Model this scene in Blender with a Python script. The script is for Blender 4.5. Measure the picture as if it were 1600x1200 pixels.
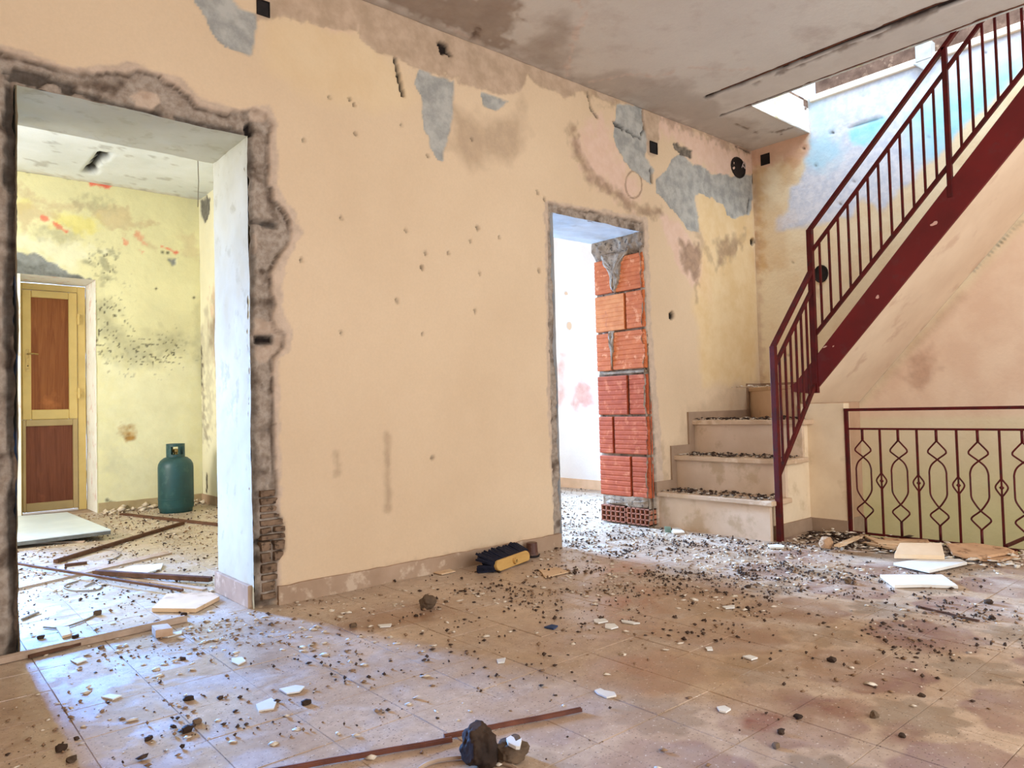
import bpy, math, random
import numpy as np
from mathutils import Matrix, Vector

# ------------------------------------------------------------------ clear
for o in list(bpy.data.objects):
    bpy.data.objects.remove(o, do_unlink=True)
S = bpy.context.scene
C = S.collection
rnd = random.Random(7)

# ------------------------------------------------------------------ camera
H = 0.86
YAW, PIT, ROL, FPX = math.radians(49.148), math.radians(1.817), math.radians(-1.505), 1138.33
_f = np.array([math.cos(YAW)*math.cos(PIT), math.sin(YAW)*math.cos(PIT), math.sin(PIT)])
_r = np.array([math.sin(YAW), -math.cos(YAW), 0.0])
_u = np.cross(_r, _f)
r2 = math.cos(ROL)*_r + math.sin(ROL)*_u
u2 = -math.sin(ROL)*_r + math.cos(ROL)*_u
cd = bpy.data.cameras.new('camera'); cam = bpy.data.objects.new('camera', cd); C.objects.link(cam)
M = Matrix.Identity(4)
for i in range(3):
    M[i][0] = r2[i]; M[i][1] = u2[i]; M[i][2] = -_f[i]
M[2][3] = H
cam.matrix_world = M
cd.sensor_width = 36.0; cd.lens = 36.0*FPX/1600.0
cd.clip_start = 0.02; cd.clip_end = 100
S.camera = cam

# ------------------------------------------------------------------ world, lights, exposure
w = bpy.data.worlds.new('world'); S.world = w; w.use_nodes = True
bg = w.node_tree.nodes['Background']
bg.inputs['Color'].default_value = (0.62, 0.78, 1.0, 1); bg.inputs['Strength'].default_value = 2.1

def area(name, loc, target, sx, sy, power, col, spread=180):
    l = bpy.data.lights.new(name, 'AREA'); l.shape = 'RECTANGLE'; l.size = sx; l.size_y = sy
    l.energy = power; l.color = col; l.spread = math.radians(spread)
    o = bpy.data.objects.new(name, l); C.objects.link(o); o.location = loc
    d = Vector(target)-Vector(loc)
    o.rotation_euler = d.to_track_quat('-Z', 'Y').to_euler()
    return o
# daylight through the far windows of both rooms and the stair well, plus added fill lamps
area('daylight_fill_front', (2.1, -2.0, 1.5), (3.2, 3.0, 1.2), 4.4, 2.3, 102, (1.0, 0.93, 0.86))  # fill through a presumed opening behind the camera, widened to brighten the room
area('daylight_left_room', (0.12, 7.85, 1.55), (0.66, 2.3, 0.1), 0.6, 1.4, 92, (0.13, 0.38, 1.0), 42)
area('fill_left_room_side', (-1.95, 5.4, 1.7), (1.5, 6.2, 1.2), 1.5, 1.4, 118, (1.0, 0.93, 0.82))  # added warm fill that lifts the left room walls
area('daylight_side_room', (3.50, 7.9, 1.6), (3.6, 2.2, 0.0), 1.2, 1.5, 270, (0.30, 0.55, 1.0), 65)
area('fill_side_room_left', (2.62, 5.8, 1.9), (5.0, 5.6, 1.0), 1.0, 1.2, 30, (1.0, 0.94, 0.84))  # added fill inside the side room, no window behind it
area('daylight_stair_well', (4.75, 1.3, 4.6), (5.2, 1.6, 1.5), 1.2, 2.4, 85, (0.78, 0.88, 1.0))

S.view_settings.view_transform = 'Standard'; S.view_settings.look = 'None'
S.view_settings.gamma = 1.0; S.view_settings.use_curve_mapping = False
S.view_settings.exposure = 0.35

# ------------------------------------------------------------------ helpers: photo pixels to points on real planes
CAM = np.array([0, 0, H])
def ray(x, y): return r2*(x-800)/FPX - u2*(y-600)/FPX + _f
def PL(ax, val, x, y):
    d = ray(x, y); return CAM + d*((val-CAM[ax])/d[ax])
def FL(x, y, z=0.0): return PL(2, z, x, y)

def lin(c):
    c = [v/255.0 for v in c]
    return tuple((v/12.92 if v <= 0.04045 else ((v+0.055)/1.055)**2.4) for v in c)+(1.0,)

# ------------------------------------------------------------------ noise and masks (numpy)
def vnoise(x, y, seed=0):
    xi = np.floor(x).astype(np.int64); yi = np.floor(y).astype(np.int64)
    xf = x-xi; yf = y-yi
    def h(a, b):
        n = (a*374761393 + b*668265263 + seed*1442695041) & 0x7fffffff
        n = ((n ^ (n >> 13))*1274126177) & 0x7fffffff
        n = (n ^ (n >> 16)) & 0xffff
        return n/65535.0
    u = xf*xf*(3-2*xf); v = yf*yf*(3-2*yf)
    return (h(xi, yi)*(1-u)+h(xi+1, yi)*u)*(1-v)+(h(xi, yi+1)*(1-u)+h(xi+1, yi+1)*u)*v
def fbm(x, y, sc, seed=0, oc=4):
    s = 0; a = 0.5; t = 0
    for k in range(oc):
        s = s+a*vnoise(x*sc, y*sc, seed+k*17); t += a; a *= 0.5; sc *= 2.03
    return s/t*2-1
def sdf(px, py, poly):
    d = np.full(px.shape, 1e9); ins = np.zeros(px.shape, bool)
    n = len(poly)
    for i in range(n):
        ax, ay = poly[i]; bx, by = poly[(i+1) % n]
        ex, ey = bx-ax, by-ay; wx, wy = px-ax, py-ay
        t = np.clip((wx*ex+wy*ey)/(ex*ex+ey*ey+1e-12), 0, 1)
        d = np.minimum(d, np.hypot(wx-ex*t, wy-ey*t))
        c = ((ay > py) != (by > py)) & (px < (bx-ax)*(py-ay)/(by-ay+1e-12)+ax)
        ins ^= c
    return np.where(ins, -d, d)
def mask(px, py, poly, soft=0.008, jit=0.015, sc=18, seed=1, off=0.0):
    P = np.array(poly); out = np.zeros(px.shape)
    m = 0.05+soft*3+jit*2
    sel = (px > P[:, 0].min()-m) & (px < P[:, 0].max()+m) & (py > P[:, 1].min()-m) & (py < P[:, 1].max()+m)
    if not sel.any(): return out
    x, y = px[sel], py[sel]
    d = sdf(x, y, poly)+jit*fbm(x, y, sc, seed)*1.6+off
    out[sel] = np.clip(0.5-d/(2*soft), 0, 1)
    return out
def line_mask(px, py, pts, wd, soft=0.006, jit=0.006, sc=25, seed=3):
    P = np.array(pts); out = np.zeros(px.shape); m = 0.05+wd*2+soft*3
    sel = (px > P[:, 0].min()-m) & (px < P[:, 0].max()+m) & (py > P[:, 1].min()-m) & (py < P[:, 1].max()+m)
    if not sel.any(): return out
    x, y = px[sel], py[sel]; d = np.full(x.shape, 1e9)
    for i in range(len(pts)-1):
        ax, ay = pts[i]; bx, by = pts[i+1]; ex, ey = bx-ax, by-ay
        t = np.clip(((x-ax)*ex+(y-ay)*ey)/(ex*ex+ey*ey+1e-12), 0, 1)
        d = np.minimum(d, np.hypot(x-ax-ex*t, y-ay-ey*t))
    d = d-wd+jit*fbm(x, y, sc, seed)*1.6
    out[sel] = np.clip(0.5-d/(2*soft), 0, 1)
    return out
def disc(x, y, r, n=10, ry=None):
    ry = ry or r
    return [(x+r*math.cos(i*2*math.pi/n), y+ry*math.sin(i*2*math.pi/n)) for i in range(n)]

# ------------------------------------------------------------------ materials
def newmat(name):
    m = bpy.data.materials.new(name); m.use_nodes = True
    nt = m.node_tree; b = nt.nodes['Principled BSDF']
    b.inputs['Roughness'].default_value = 0.9
    b.inputs['Specular IOR Level'].default_value = 0.2
    return m, nt, b
def N(nt, t, **kw):
    n = nt.nodes.new(t)
    for k, v in kw.items(): setattr(n, k, v)
    return n
def noise_fac(nt, scale, lo, hi, detail=5, coord=None, rough=0.6, dist=0.0):
    t = N(nt, 'ShaderNodeTexNoise'); t.inputs['Scale'].default_value = scale
    t.inputs['Detail'].default_value = detail; t.inputs['Roughness'].default_value = rough
    t.inputs['Distortion'].default_value = dist
    if coord is not None: nt.links.new(coord, t.inputs['Vector'])
    mr = N(nt, 'ShaderNodeMapRange'); mr.inputs['From Min'].default_value = lo; mr.inputs['From Max'].default_value = hi
    nt.links.new(t.outputs['Fac'], mr.inputs['Value'])
    return mr.outputs['Result']
def mixc(nt, fac, a, b, mode='MIX'):
    n = N(nt, 'ShaderNodeMix', data_type='RGBA', blend_type=mode)
    for sock, v in ((n.inputs[0], fac), (n.inputs[6], a), (n.inputs[7], b)):
        if isinstance(v, (int, float)): sock.default_value = v
        elif isinstance(v, tuple): sock.default_value = v
        else: nt.links.new(v, sock)
    return n.outputs[2]
def mul(nt, a, b, op='MULTIPLY'):
    n = N(nt, 'ShaderNodeMath', operation=op)
    for s, v in ((n.inputs[0], a), (n.inputs[1], b)):
        if isinstance(v, (int, float)): s.default_value = v
        else: nt.links.new(v, s)
    return n.outputs[0]
def pos(nt): return N(nt, 'ShaderNodeNewGeometry').outputs['Position']
def bump(nt, b, scale, strength, dist=0.004, coord=None, detail=6):
    t = N(nt, 'ShaderNodeTexNoise'); t.inputs['Scale'].default_value = scale; t.inputs['Detail'].default_value = detail
    if coord is not None: nt.links.new(coord, t.inputs['Vector'])
    bp = N(nt, 'ShaderNodeBump'); bp.inputs['Strength'].default_value = strength; bp.inputs['Distance'].default_value = dist
    nt.links.new(t.outputs['Fac'], bp.inputs['Height']); nt.links.new(bp.outputs[0], b.inputs['Normal'])

def simple(name, c1, c2, scale=8, rough=0.85, bmp=0.3, lo=0.35, hi=0.65, bscale=None, c3=None, s3=60, spec=0.2, metal=0.0, obj=False):
    m, nt, b = newmat(name)
    co = N(nt, 'ShaderNodeTexCoord').outputs['Object'] if obj else pos(nt)
    col = mixc(nt, noise_fac(nt, scale, lo, hi, coord=co), lin(c1), lin(c2))
    if c3: col = mixc(nt, noise_fac(nt, s3, 0.56, 0.66, coord=co), col, lin(c3))
    nt.links.new(col, b.inputs['Base Color'])
    b.inputs['Roughness'].default_value = rough; b.inputs['Specular IOR Level'].default_value = spec
    b.inputs['Metallic'].default_value = metal
    if bmp: bump(nt, b, bscale or scale*6, bmp, coord=co)
    return m

def layered(name, base1, base2, layers, bscale=40, bstr=0.25, mottled=1.2, c3=None):
    """base paint plus one colour pair per vertex attribute layer"""
    m, nt, b = newmat(name); co = pos(nt)
    col = mixc(nt, noise_fac(nt, mottled, 0.35, 0.65, coord=co), lin(base1), lin(base2))
    if c3: col = mixc(nt, mul(nt, noise_fac(nt, 5, 0.52, 0.72, coord=co), 0.5), col, lin(c3))
    fine = noise_fac(nt, 90, 0.3, 0.7, coord=co)
    col = mixc(nt, mul(nt, fine, 0.10), col, lin([v*0.72 for v in base1]))
    for attr, a1, a2, sc in layers:
        at = N(nt, 'ShaderNodeAttribute', attribute_name=attr)
        c = mixc(nt, noise_fac(nt, sc, 0.38, 0.62, coord=co), lin(a1), lin(a2))
        col = mixc(nt, at.outputs['Fac'], col, c)
    nt.links.new(col, b.inputs['Base Color'])
    bump(nt, b, bscale, bstr, 0.006, coord=co)
    return m

# ------------------------------------------------------------------ mesh helpers
class MB:
    def __init__(s): s.v = []; s.f = []
    def add(s, vs, fs):
        o = len(s.v); s.v += [tuple(float(c) for c in v) for v in vs]; s.f += [tuple(i+o for i in f) for f in fs]
    def box(s, x0, y0, z0, x1, y1, z1):
        s.add([(x0,y0,z0),(x1,y0,z0),(x1,y1,z0),(x0,y1,z0),(x0,y0,z1),(x1,y0,z1),(x1,y1,z1),(x0,y1,z1)],
              [(0,3,2,1),(4,5,6,7),(0,1,5,4),(1,2,6,5),(2,3,7,6),(3,0,4,7)])
    def prism(s, poly, z0, z1, top=None):
        n = len(poly); top = top or poly
        s.add([(p[0],p[1],(z0 if len(p) < 3 else p[2]-abs(z1-z0))) for p in poly]+[(p[0],p[1],(z1 if len(p) < 3 else p[2])) for p in top],
              [tuple(range(n-1,-1,-1)), tuple(range(n,2*n))]+[(i,(i+1)%n,n+(i+1)%n,n+i) for i in range(n)])
    def bar(s, a, b, w, h=None, up=(0,0,1)):
        a = Vector(a); b = Vector(b); h = h or w; d = (b-a).normalized(); up = Vector(up)
        if abs(d.dot(up)) > 0.99: up = Vector((0,1,0))
        x = d.cross(up).normalized(); y = x.cross(d).normalized()
        vs = [p+x*(sx*w/2)+y*(sy*h/2) for p in (a,b) for sx,sy in ((-1,-1),(1,-1),(1,1),(-1,1))]
        s.add(vs, [(0,1,2,3),(7,6,5,4),(0,4,5,1),(1,5,6,2),(2,6,7,3),(3,7,4,0)])
    def tube(s, pts, r, n=8, closed=False):
        pts = [Vector(p) for p in pts]; m = len(pts); rings = []
        prev = None
        for i, p in enumerate(pts):
            if closed: d = pts[(i+1)%m]-pts[i-1]
            else: d = pts[min(i+1,m-1)]-pts[max(i-1,0)]
            d.normalize()
            x = d.orthogonal().normalized() if prev is None else (prev-d*prev.dot(d)).normalized()
            prev = x; y = d.cross(x)
            rings.append([p+x*r*math.cos(k*2*math.pi/n)+y*r*math.sin(k*2*math.pi/n) for k in range(n)])
        vs = [v for rg in rings for v in rg]; fs = []
        for i in range(m if closed else m-1):
            for k in range(n):
                a = i*n+k; b = i*n+(k+1)%n; c = ((i+1)%m)*n+(k+1)%n; d2 = ((i+1)%m)*n+k
                fs.append((a,b,c,d2))
        if not closed: fs += [tuple(range(n-1,-1,-1)), tuple((m-1)*n+k for k in range(n))]
        s.add(vs, fs)
    def lathe(s, prof, n=32, c=(0,0)):
        vs = []; fs = []
        for r, z in prof:
            for k in range(n): vs.append((c[0]+r*math.cos(k*2*math.pi/n), c[1]+r*math.sin(k*2*math.pi/n), z))
        for i in range(len(prof)-1):
            for k in range(n): fs.append((i*n+k, i*n+(k+1)%n, (i+1)*n+(k+1)%n, (i+1)*n+k))
        fs += [tuple(range(n-1,-1,-1)), tuple((len(prof)-1)*n+k for k in range(n))]
        s.add(vs, fs)
    def build(s, name, mat, parent=None, bevel=0, smooth=False, **kw):
        me = bpy.data.meshes.new(name); me.from_pydata(s.v, [], s.f); me.update()
        if mat: me.materials.append(mat)
        if smooth:
            for p in me.polygons: p.use_smooth = True
        o = bpy.data.objects.new(name, me); C.objects.link(o)
        if parent: o.parent = parent; o.matrix_parent_inverse = parent.matrix_basis.inverted()
        if bevel:
            bv = o.modifiers.new('bevel', 'BEVEL'); bv.width = bevel; bv.segments = 2; bv.limit_method = 'ANGLE'
        for k, v in kw.items(): o[k] = v
        return o
def thing(name, label, cat, loc=(0,0,0), group=None, kind=None):
    o = bpy.data.objects.new(name, None); C.objects.link(o); o.location = loc
    o.empty_display_size = 0.1
    tag(o, label, cat, group)
    if kind: o['kind'] = kind
    return o
def tag(o, label=None, cat=None, group=None, kind=None):
    if label: o['label'] = label
    if cat: o['category'] = cat
    if group: o['group'] = group
    if kind: o['kind'] = kind
    return o

def grid(name, us, vs, keep, place, mat, layers, disp=None, parent=None, kind='structure'):
    """dense wall sheet: us/vs 1-D coordinates, place(u,v,d)->xyz arrays, layers {attr: array}, disp depth"""
    U, V = np.meshgrid(us, vs, indexing='ij')
    nu, nv = U.shape
    u, v = U.ravel(), V.ravel()
    L = layers(u, v)
    d = disp(u, v, L) if disp else np.zeros_like(u)
    P = np.stack(place(u, v, d), 1)
    i, j = np.meshgrid(np.arange(nu-1), np.arange(nv-1), indexing='ij')
    i = i.ravel(); j = j.ravel()
    cu = (us[i]+us[i+1])/2; cv = (vs[j]+vs[j+1])/2
    k = keep(cu, cv); i = i[k]; j = j[k]
    F = np.stack([i*nv+j, (i+1)*nv+j, (i+1)*nv+j+1, i*nv+j+1], 1)
    used = np.unique(F); remap = np.full(nu*nv, -1); remap[used] = np.arange(len(used))
    F = remap[F]; P = P[used]
    me = bpy.data.meshes.new(name)
    me.vertices.add(len(P)); me.vertices.foreach_set('co', P.astype(np.float32).ravel())
    me.loops.add(F.size); me.loops.foreach_set('vertex_index', F.astype(np.int32).ravel())
    me.polygons.add(len(F)); me.polygons.foreach_set('loop_start', np.arange(0, F.size, 4, dtype=np.int32))
    me.polygons.foreach_set('loop_total', np.full(len(F), 4, np.int32))
    me.update(calc_edges=True)
    for nme, arr in L.items():
        if nme.startswith('_'): continue
        a = me.attributes.new(nme, 'FLOAT', 'POINT'); a.data.foreach_set('value', arr[used].astype(np.float32))
    me.materials.append(mat)
    o = bpy.data.objects.new(name, me); C.objects.link(o)
    if parent: o.parent = parent
    else: o['kind'] = kind
    return o
def span(a, b, st, cuts=()):
    pts = [a]+[c for c in sorted(cuts) if a < c < b]+[b]; out = [np.array([a])]
    for p, q in zip(pts[:-1], pts[1:]):
        n = max(1, int(round((q-p)/st))); out.append(np.linspace(p, q, n+1)[1:])
    return np.concatenate(out)
def MX(*a):
    r = a[0]
    for b in a[1:]: r = np.maximum(r, b)
    return r

# ================================================================== SETTING
WY = 3.204; CZ = 2.94; RX = 5.475
D1 = (0.372, 1.243, 2.112)       # wide doorway: left, right, head
D2 = (3.145, 4.005, 2.062)       # narrow doorway
WD = 0.45                        # wall thickness

# ---- main wall masks, traced as patches on the wall plane
def W(pts): return [tuple(PL(1, WY, x, y)[[0, 2]]) for x, y in pts]
def wl(u, v):
    m = lambda pts, **k: mask(u, v, W(pts), **k)
    ln = lambda pts, wd, **k: line_mask(u, v, W(pts), wd, **k)
    CP1 = [(437,948),(432,942),(433,880),(444,860),(446,835),(440,812),(432,798),(432,757),(429,700),(427,610),(426,568),(432,556),(444,541),(447,520),(432,517),(426,496),(432,478),(424,460),(424,427),(435,402),(450,387),(457,360),(453,342),(444,327),(429,309),(427,289),(421,288),(421,210),(425,208),(425,192),(420,189),(417,175),(393,171),(363,175),(360,180),(306,163),(294,147),(279,135),(255,126),(249,115),(216,109),(207,115),(168,112),(150,115),(114,112),(60,97),(24,87),(12,81),(-40,66),(-40,1040),(25,1034),(380,950)]
    CK1 = dict(jit=0.006, sc=26, seed=5)
    CP2 = [(858,317),(1006,347),(1008,420),(1010,500),(1017,600),(1024,700),(1031,840),(1010,830),(868,860),(862,640),(859,500),(857,400)]
    CK2 = dict(jit=0.008, sc=26, seed=8)
    chis = MX(m(CP1, soft=0.003, **CK1), m(CP2, soft=0.003, **CK2))
    c2 = MX(m(CP1, soft=0.004, off=0.011, **CK1), m(CP2, soft=0.004, off=0.008, **CK2))
    cedge = np.clip((chis-c2)*np.clip(fbm(u, v, 9, 46)*2.5+0.8, 0, 1), 0, 1)
    rim = m([(435,940),(440,800),(436,560),(452,548),(456,515),(440,480),(446,420),(460,392),(470,362),(462,336),(440,300),(434,286),(432,190),(420,165),(360,168),(310,152),(284,122),(214,100),(110,103),(20,76),(-40,60),(-40,1060),(300,960)], soft=0.004, jit=0.012, sc=20, seed=9)
    rim = MX(rim, m([(850,312),(1012,340),(1018,500),(1026,600),(1034,700),(1040,835),(1010,830),(868,860),(856,640),(853,500),(852,400)], soft=0.004, jit=0.012, sc=26, seed=10))
    peel = MX(
        m([(295,-5),(314,19),(329,45),(351,75),(381,84),(392,87),(400,71),(402,41),(398,22),(374,11),(362,-5)], jit=0.012, soft=0.003),
        m([(655,109),(685,120),(711,126),(711,139),(707,180),(702,210),(694,240),(694,254),(685,251),(674,232),(670,214),(661,202),(659,150),(649,131)], jit=0.008, soft=0.003),
        m([(751,144),(775,150),(797,158),(775,175),(756,165)], jit=0.008, soft=0.003),
        m([(964,162),(1003,166),(1012,219),(1010,245),(1022,266),(1018,290),(1000,275),(987,266),(975,250),(958,215),(962,187)], jit=0.012, soft=0.003),
        m([(1050,248),(1066,241),(1084,259),(1100,259),(1112,272),(1144,275),(1176,272),(1176,312),(1172,334),(1150,342),(1137,337),(1131,319),(1106,306),(1087,302),(1086,312),(1095,366),(1081,362),(1072,356),(1050,325),(1025,300),(1025,281),(1041,266)], jit=0.014, soft=0.003))
    dgrey = m([(1048,220),(1083,233),(1081,247),(1055,234)], jit=0.015, soft=0.003)
    putty = MX(m([(559,0),(559,52),(580,79),(617,90),(655,109),(711,124),(749,139),(779,150),(812,142),(825,112),(835,130),(880,150),(920,140),(960,165),(960,120),(600,-20)], jit=0.02, soft=0.006, seed=12),
               m([(402,-10),(402,28),(450,30),(480,32),(500,42),(559,48),(559,-10)], jit=0.02, soft=0.006),
               m([(1000,166),(1030,180),(1030,230),(1022,250),(1012,238)], jit=0.015, soft=0.006))
    pink = MX(m([(1012,170),(1175,235),(1178,275),(1110,270),(1085,250),(1050,215),(1025,215)], jit=0.06, soft=0.04),
              m([(905,230),(925,190),(955,190),(965,240),(1000,285),(990,322),(940,290),(915,265)], jit=0.08, soft=0.07),
              m([(500,40),(560,10),(560,46),(520,48)], jit=0.03, soft=0.02),
              m([(1030,335),(1060,345),(1105,410),(1115,480),(1060,420)], jit=0.03, soft=0.02))*0.6
    yel = MX(m([(1087,300),(1178,330),(1185,460),(1184,600),(1100,600),(1085,480),(1098,380)], jit=0.04, soft=0.04, sc=8)*0.8,
             m([(410,30),(560,50),(650,150),(600,180),(420,110)], jit=0.05, soft=0.05, sc=6)*0.35)
    stain = MX(
        ln([(894,200),(903,240),(925,281),(962,303),(1000,331),(1030,331)], 0.035, jit=0.03, soft=0.03)*0.75,
        m([(707,165),(760,190),(824,165),(828,200),(790,250),(730,258),(700,235)], jit=0.06, soft=0.05, sc=10)*0.45,
        m([(1060,372),(1098,385),(1090,440),(1070,420)], jit=0.04, soft=0.03)*0.8,
        m([(1120,380),(1165,365),(1150,400),(1122,420)], jit=0.05, soft=0.04)*0.7,
        ln([(1085,380),(1088,470)], 0.012, jit=0.02, soft=0.02)*0.6,
        ln([(1075,335),(1110,405)], 0.03, jit=0.04, soft=0.03)*0.4,
        ln([(605,680),(607,795)], 0.018, jit=0.01, soft=0.012)*0.45,
        ln([(527,712),(530,738)], 0.012, jit=0.02, soft=0.02)*0.5,
        ln([(440,930),(640,885),(875,840)], 0.02, jit=0.02, soft=0.02)*0.4,
        ln([(1032,700),(1040,760)], 0.03, jit=0.04, soft=0.03)*0.4,
        m([(1045,790),(1040,700),(1060,690),(1075,640),(1160,600),(1182,600),(1180,640),(1060,800)], jit=0.05, soft=0.05)*0.25,
        line_mask(u, v, [(1.3, 2.93), (5.5, 2.93)], 0.03, jit=0.05, soft=0.03)*0.6)  # also darker along the skirting, the steps and the ceiling line
    dark = MX(
        ln([(618,92),(626,130),(630,148)], 0.010, jit=0.004, soft=0.003),
        m([(684,68),(700,70),(706,86),(690,84)], jit=0.02, soft=0.004),
        ln([(918,145),(924,170),(933,182)], 0.006, jit=0.006, soft=0.003),
        ln([(1006,172),(1008,200),(1003,210)], 0.006, jit=0.006, soft=0.003),
        ln([(1018,265),(1019,285)], 0.010, jit=0.004, soft=0.003),
        ln([(1172,312),(1169,332)], 0.010, jit=0.004, soft=0.003),
        ln([(958,190),(975,200),(1003,216)], 0.007, jit=0.012, soft=0.003)*0.8,
        ln([(1150,228),(1176,239)], 0.006, jit=0.006, soft=0.003)*0.7,
        m([(403,524),(431,524),(431,536),(402,538)], jit=0.004, soft=0.003),
        m([(386,194),(397,186),(399,206),(388,214)], jit=0.01, soft=0.004),
        ln([(395,345),(430,349)], 0.015, jit=0.01, soft=0.008)*0.8,
        ln([(24,112),(90,124),(105,132)], 0.025, jit=0.02, soft=0.006)*0.75,
        ln([(100,132),(170,154),(240,172),(385,205)], 0.008, jit=0.008, soft=0.003)*0.7,
        ln([(404,850),(425,848)], 0.012, jit=0.01, soft=0.006)*0.8,
        line_mask(u, v, [(D1[1]+0.012, 0.0), (D1[1]+0.012, 2.1)], 0.012, jit=0.012, soft=0.006, sc=9)*0.55,
        line_mask(u, v, [(D1[0]-0.012, 0.0), (D1[0]-0.012, 2.1)], 0.014, jit=0.014, soft=0.006, sc=9)*0.8,
        m(disc(1050, 493, 4.5, ry=6.5), jit=0.004, soft=0.003),
        m(disc(676, 716, 3.2), jit=0.003, soft=0.003)*0.6,
        m(disc(1176, 378, 3.5, ry=6), jit=0.006, soft=0.003))
    for i, (x, y) in enumerate([(514,151),(546,154),(553,163),(474,219),(627,195),(668,243),(737,217),(555,208),(746,356),(735,378),(780,370),(664,395),(659,418),(749,427),(842,423),(533,520),(660,521),(533,340),(840,300),(851,311),(742,486),(634,360),(470,405),(700,395),(620,470)]):
        dark = MX(dark, m([(x-1.6,y-3),(x+1.2,y-2.5),(x+2.6,y+3),(x+0.5,y+3.5)], jit=0.004, soft=0.004, seed=i)*0.75)
    # outlined oval plug
    rg = mask(u, v, W(disc(990, 288, 14, 14, ry=23)), jit=0.004, soft=0.004)
    rg2 = mask(u, v, W(disc(990, 288, 12, 14, ry=20.5)), jit=0.004, soft=0.004)
    ring = rg*(1-rg2)
    stain = MX(stain, ring*0.9)
    lightp = MX(m([(205,145),(225,138),(250,145),(255,158),(240,170),(215,164)], jit=0.01, soft=0.004),
                m([(393,172),(418,174),(416,188),(395,186)], jit=0.01, soft=0.004)*0.8,
                m([(403,500),(426,500),(444,522),(440,545),(420,565),(402,560),(402,540),(431,537),(431,523),(402,523)], jit=0.01, soft=0.004)*0.8,
                m([(394,362),(407,360),(404,400),(394,390)], jit=0.01, soft=0.004)*0.6)
    cn = fbm(u, v, 14, 44)
    return dict(yel=yel, pink=pink, stain=stain, putty=putty, peel=peel, dgrey=dgrey, rim=rim, chis=chis,
                lightp=lightp, cdark=MX(np.clip(chis*(cn*2.6-0.35), 0, 0.9), cedge*0.85), dark=dark)
def wd(u, v, L):
    inn = (u > D1[0]-0.001) & (u < D1[1]+0.001) & (v < D1[2]+0.001)
    e = 0.003*fbm(u, v, 1.7, 2)+0.0006*fbm(u, v, 30, 4)
    c = L['chis']*(0.024+0.022*fbm(u, v, 9, 31)+0.010*fbm(u, v, 34, 33))
    d = e+c-0.006*L['rim']*(1-L['chis'])*0+L['peel']*(0.007+0.005*fbm(u, v, 22, 7))+L['putty']*(0.003+0.003*fbm(u, v, 16, 6))+L['dgrey']*0.012+L['dark']*0.03
    d = d+L['pink']*0.002*fbm(u, v, 20, 9)
    return d
def place_w(u, v, d):
    # ragged opening edges
    j1 = 0.010*fbm(v*1.0, v*0+3, 9, 70)+0.006*fbm(v, v*0+3, 30, 71)
    near = lambda c: np.exp(-((u-c)/0.03)**2)
    inz = (v < D1[2]+0.03)
    x = u+j1*inz*(near(D1[1])+near(D1[0]))
    j2 = 0.012*fbm(v, v*0+9, 12, 72)+0.006*fbm(v, v*0+4, 40, 73)
    x = x+j2*(v < D2[2]+0.02)*(near(D2[0])+near(D2[1]))
    j3 = 0.010*fbm(u, u*0+5, 14, 74)
    z = v+j3*(np.exp(-((v-D2[2])/0.03)**2)*((u > D2[0]-0.02) & (u < D2[1]+0.02))+np.exp(-((v-D1[2])/0.03)**2)*((u > D1[0]-0.02) & (u < D1[1]+0.02))*0.7)
    return x, WY+d, z
mat_main = layered('peach_plaster', (222,194,158), (213,184,148), [
    ('pink', (226,190,172), (216,176,156), 14),
    ('yel', (228,200,152), (218,184,130), 5),
    ('stain', (160,130,102), (132,106,84), 22),
    ('putty', (196,168,140), (176,150,122), 10),
    ('peel', (180,175,163), (150,147,138), 13),
    ('dgrey', (130,118,102), (100,90,76), 34),
    ('rim', (204,178,152), (188,164,140), 22),
    ('chis', (170,154,136), (144,126,108), 34),
    ('cdark', (104,86,70), (78,62,50), 40),
    ('lightp', (198,174,150), (178,152,128), 20),
    ('dark', (40,30,24), (26,20,16), 30)], bstr=0.3, mottled=0.9, c3=(218,190,154))
keep_w = lambda x, z: ~(((x > D1[0]) & (x < D1[1]) & (z < D1[2])) | ((x > D2[0]) & (x < D2[1]) & (z < D2[2])))
wall_back = grid('wall_back', span(0.0, RX, 0.0105, (D1[0], D1[1], D2[0], D2[1])), span(-0.02, CZ+0.01, 0.0105, (D1[2], D2[2])),
                 keep_w, place_w, mat_main, wl, wd)
# rest of the wall left of the view and its body behind the plaster
plain_peach = simple('plain_peach_plaster', (220,190,160), (212,182,152), 1.5, bmp=0.15)
b = MB(); b.box(-1.2, WY, 0, 0.0, WY+WD, CZ); b.build('masonry', plain_peach, wall_back)
b = MB(); b.box(-1.2, WY+0.07, 0, D1[0]-0.03, WY+WD-0.03, CZ); b.box(D1[1]+0.03, WY+0.07, 0, D2[0]-0.03, WY+WD-0.03, CZ)
b.box(D2[1]+0.13, WY+0.07, 0, RX, WY+WD-0.03, CZ); b.box(D1[0]-0.03, WY+0.07, D1[2]+0.03, D1[1]+0.03, WY+WD-0.03, CZ)
b.box(D2[0]-0.03, WY+0.07, D2[2]+0.03, D2[1]+0.13, WY+WD-0.03, CZ)
b.build('masonry', plain_peach, wall_back)

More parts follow.
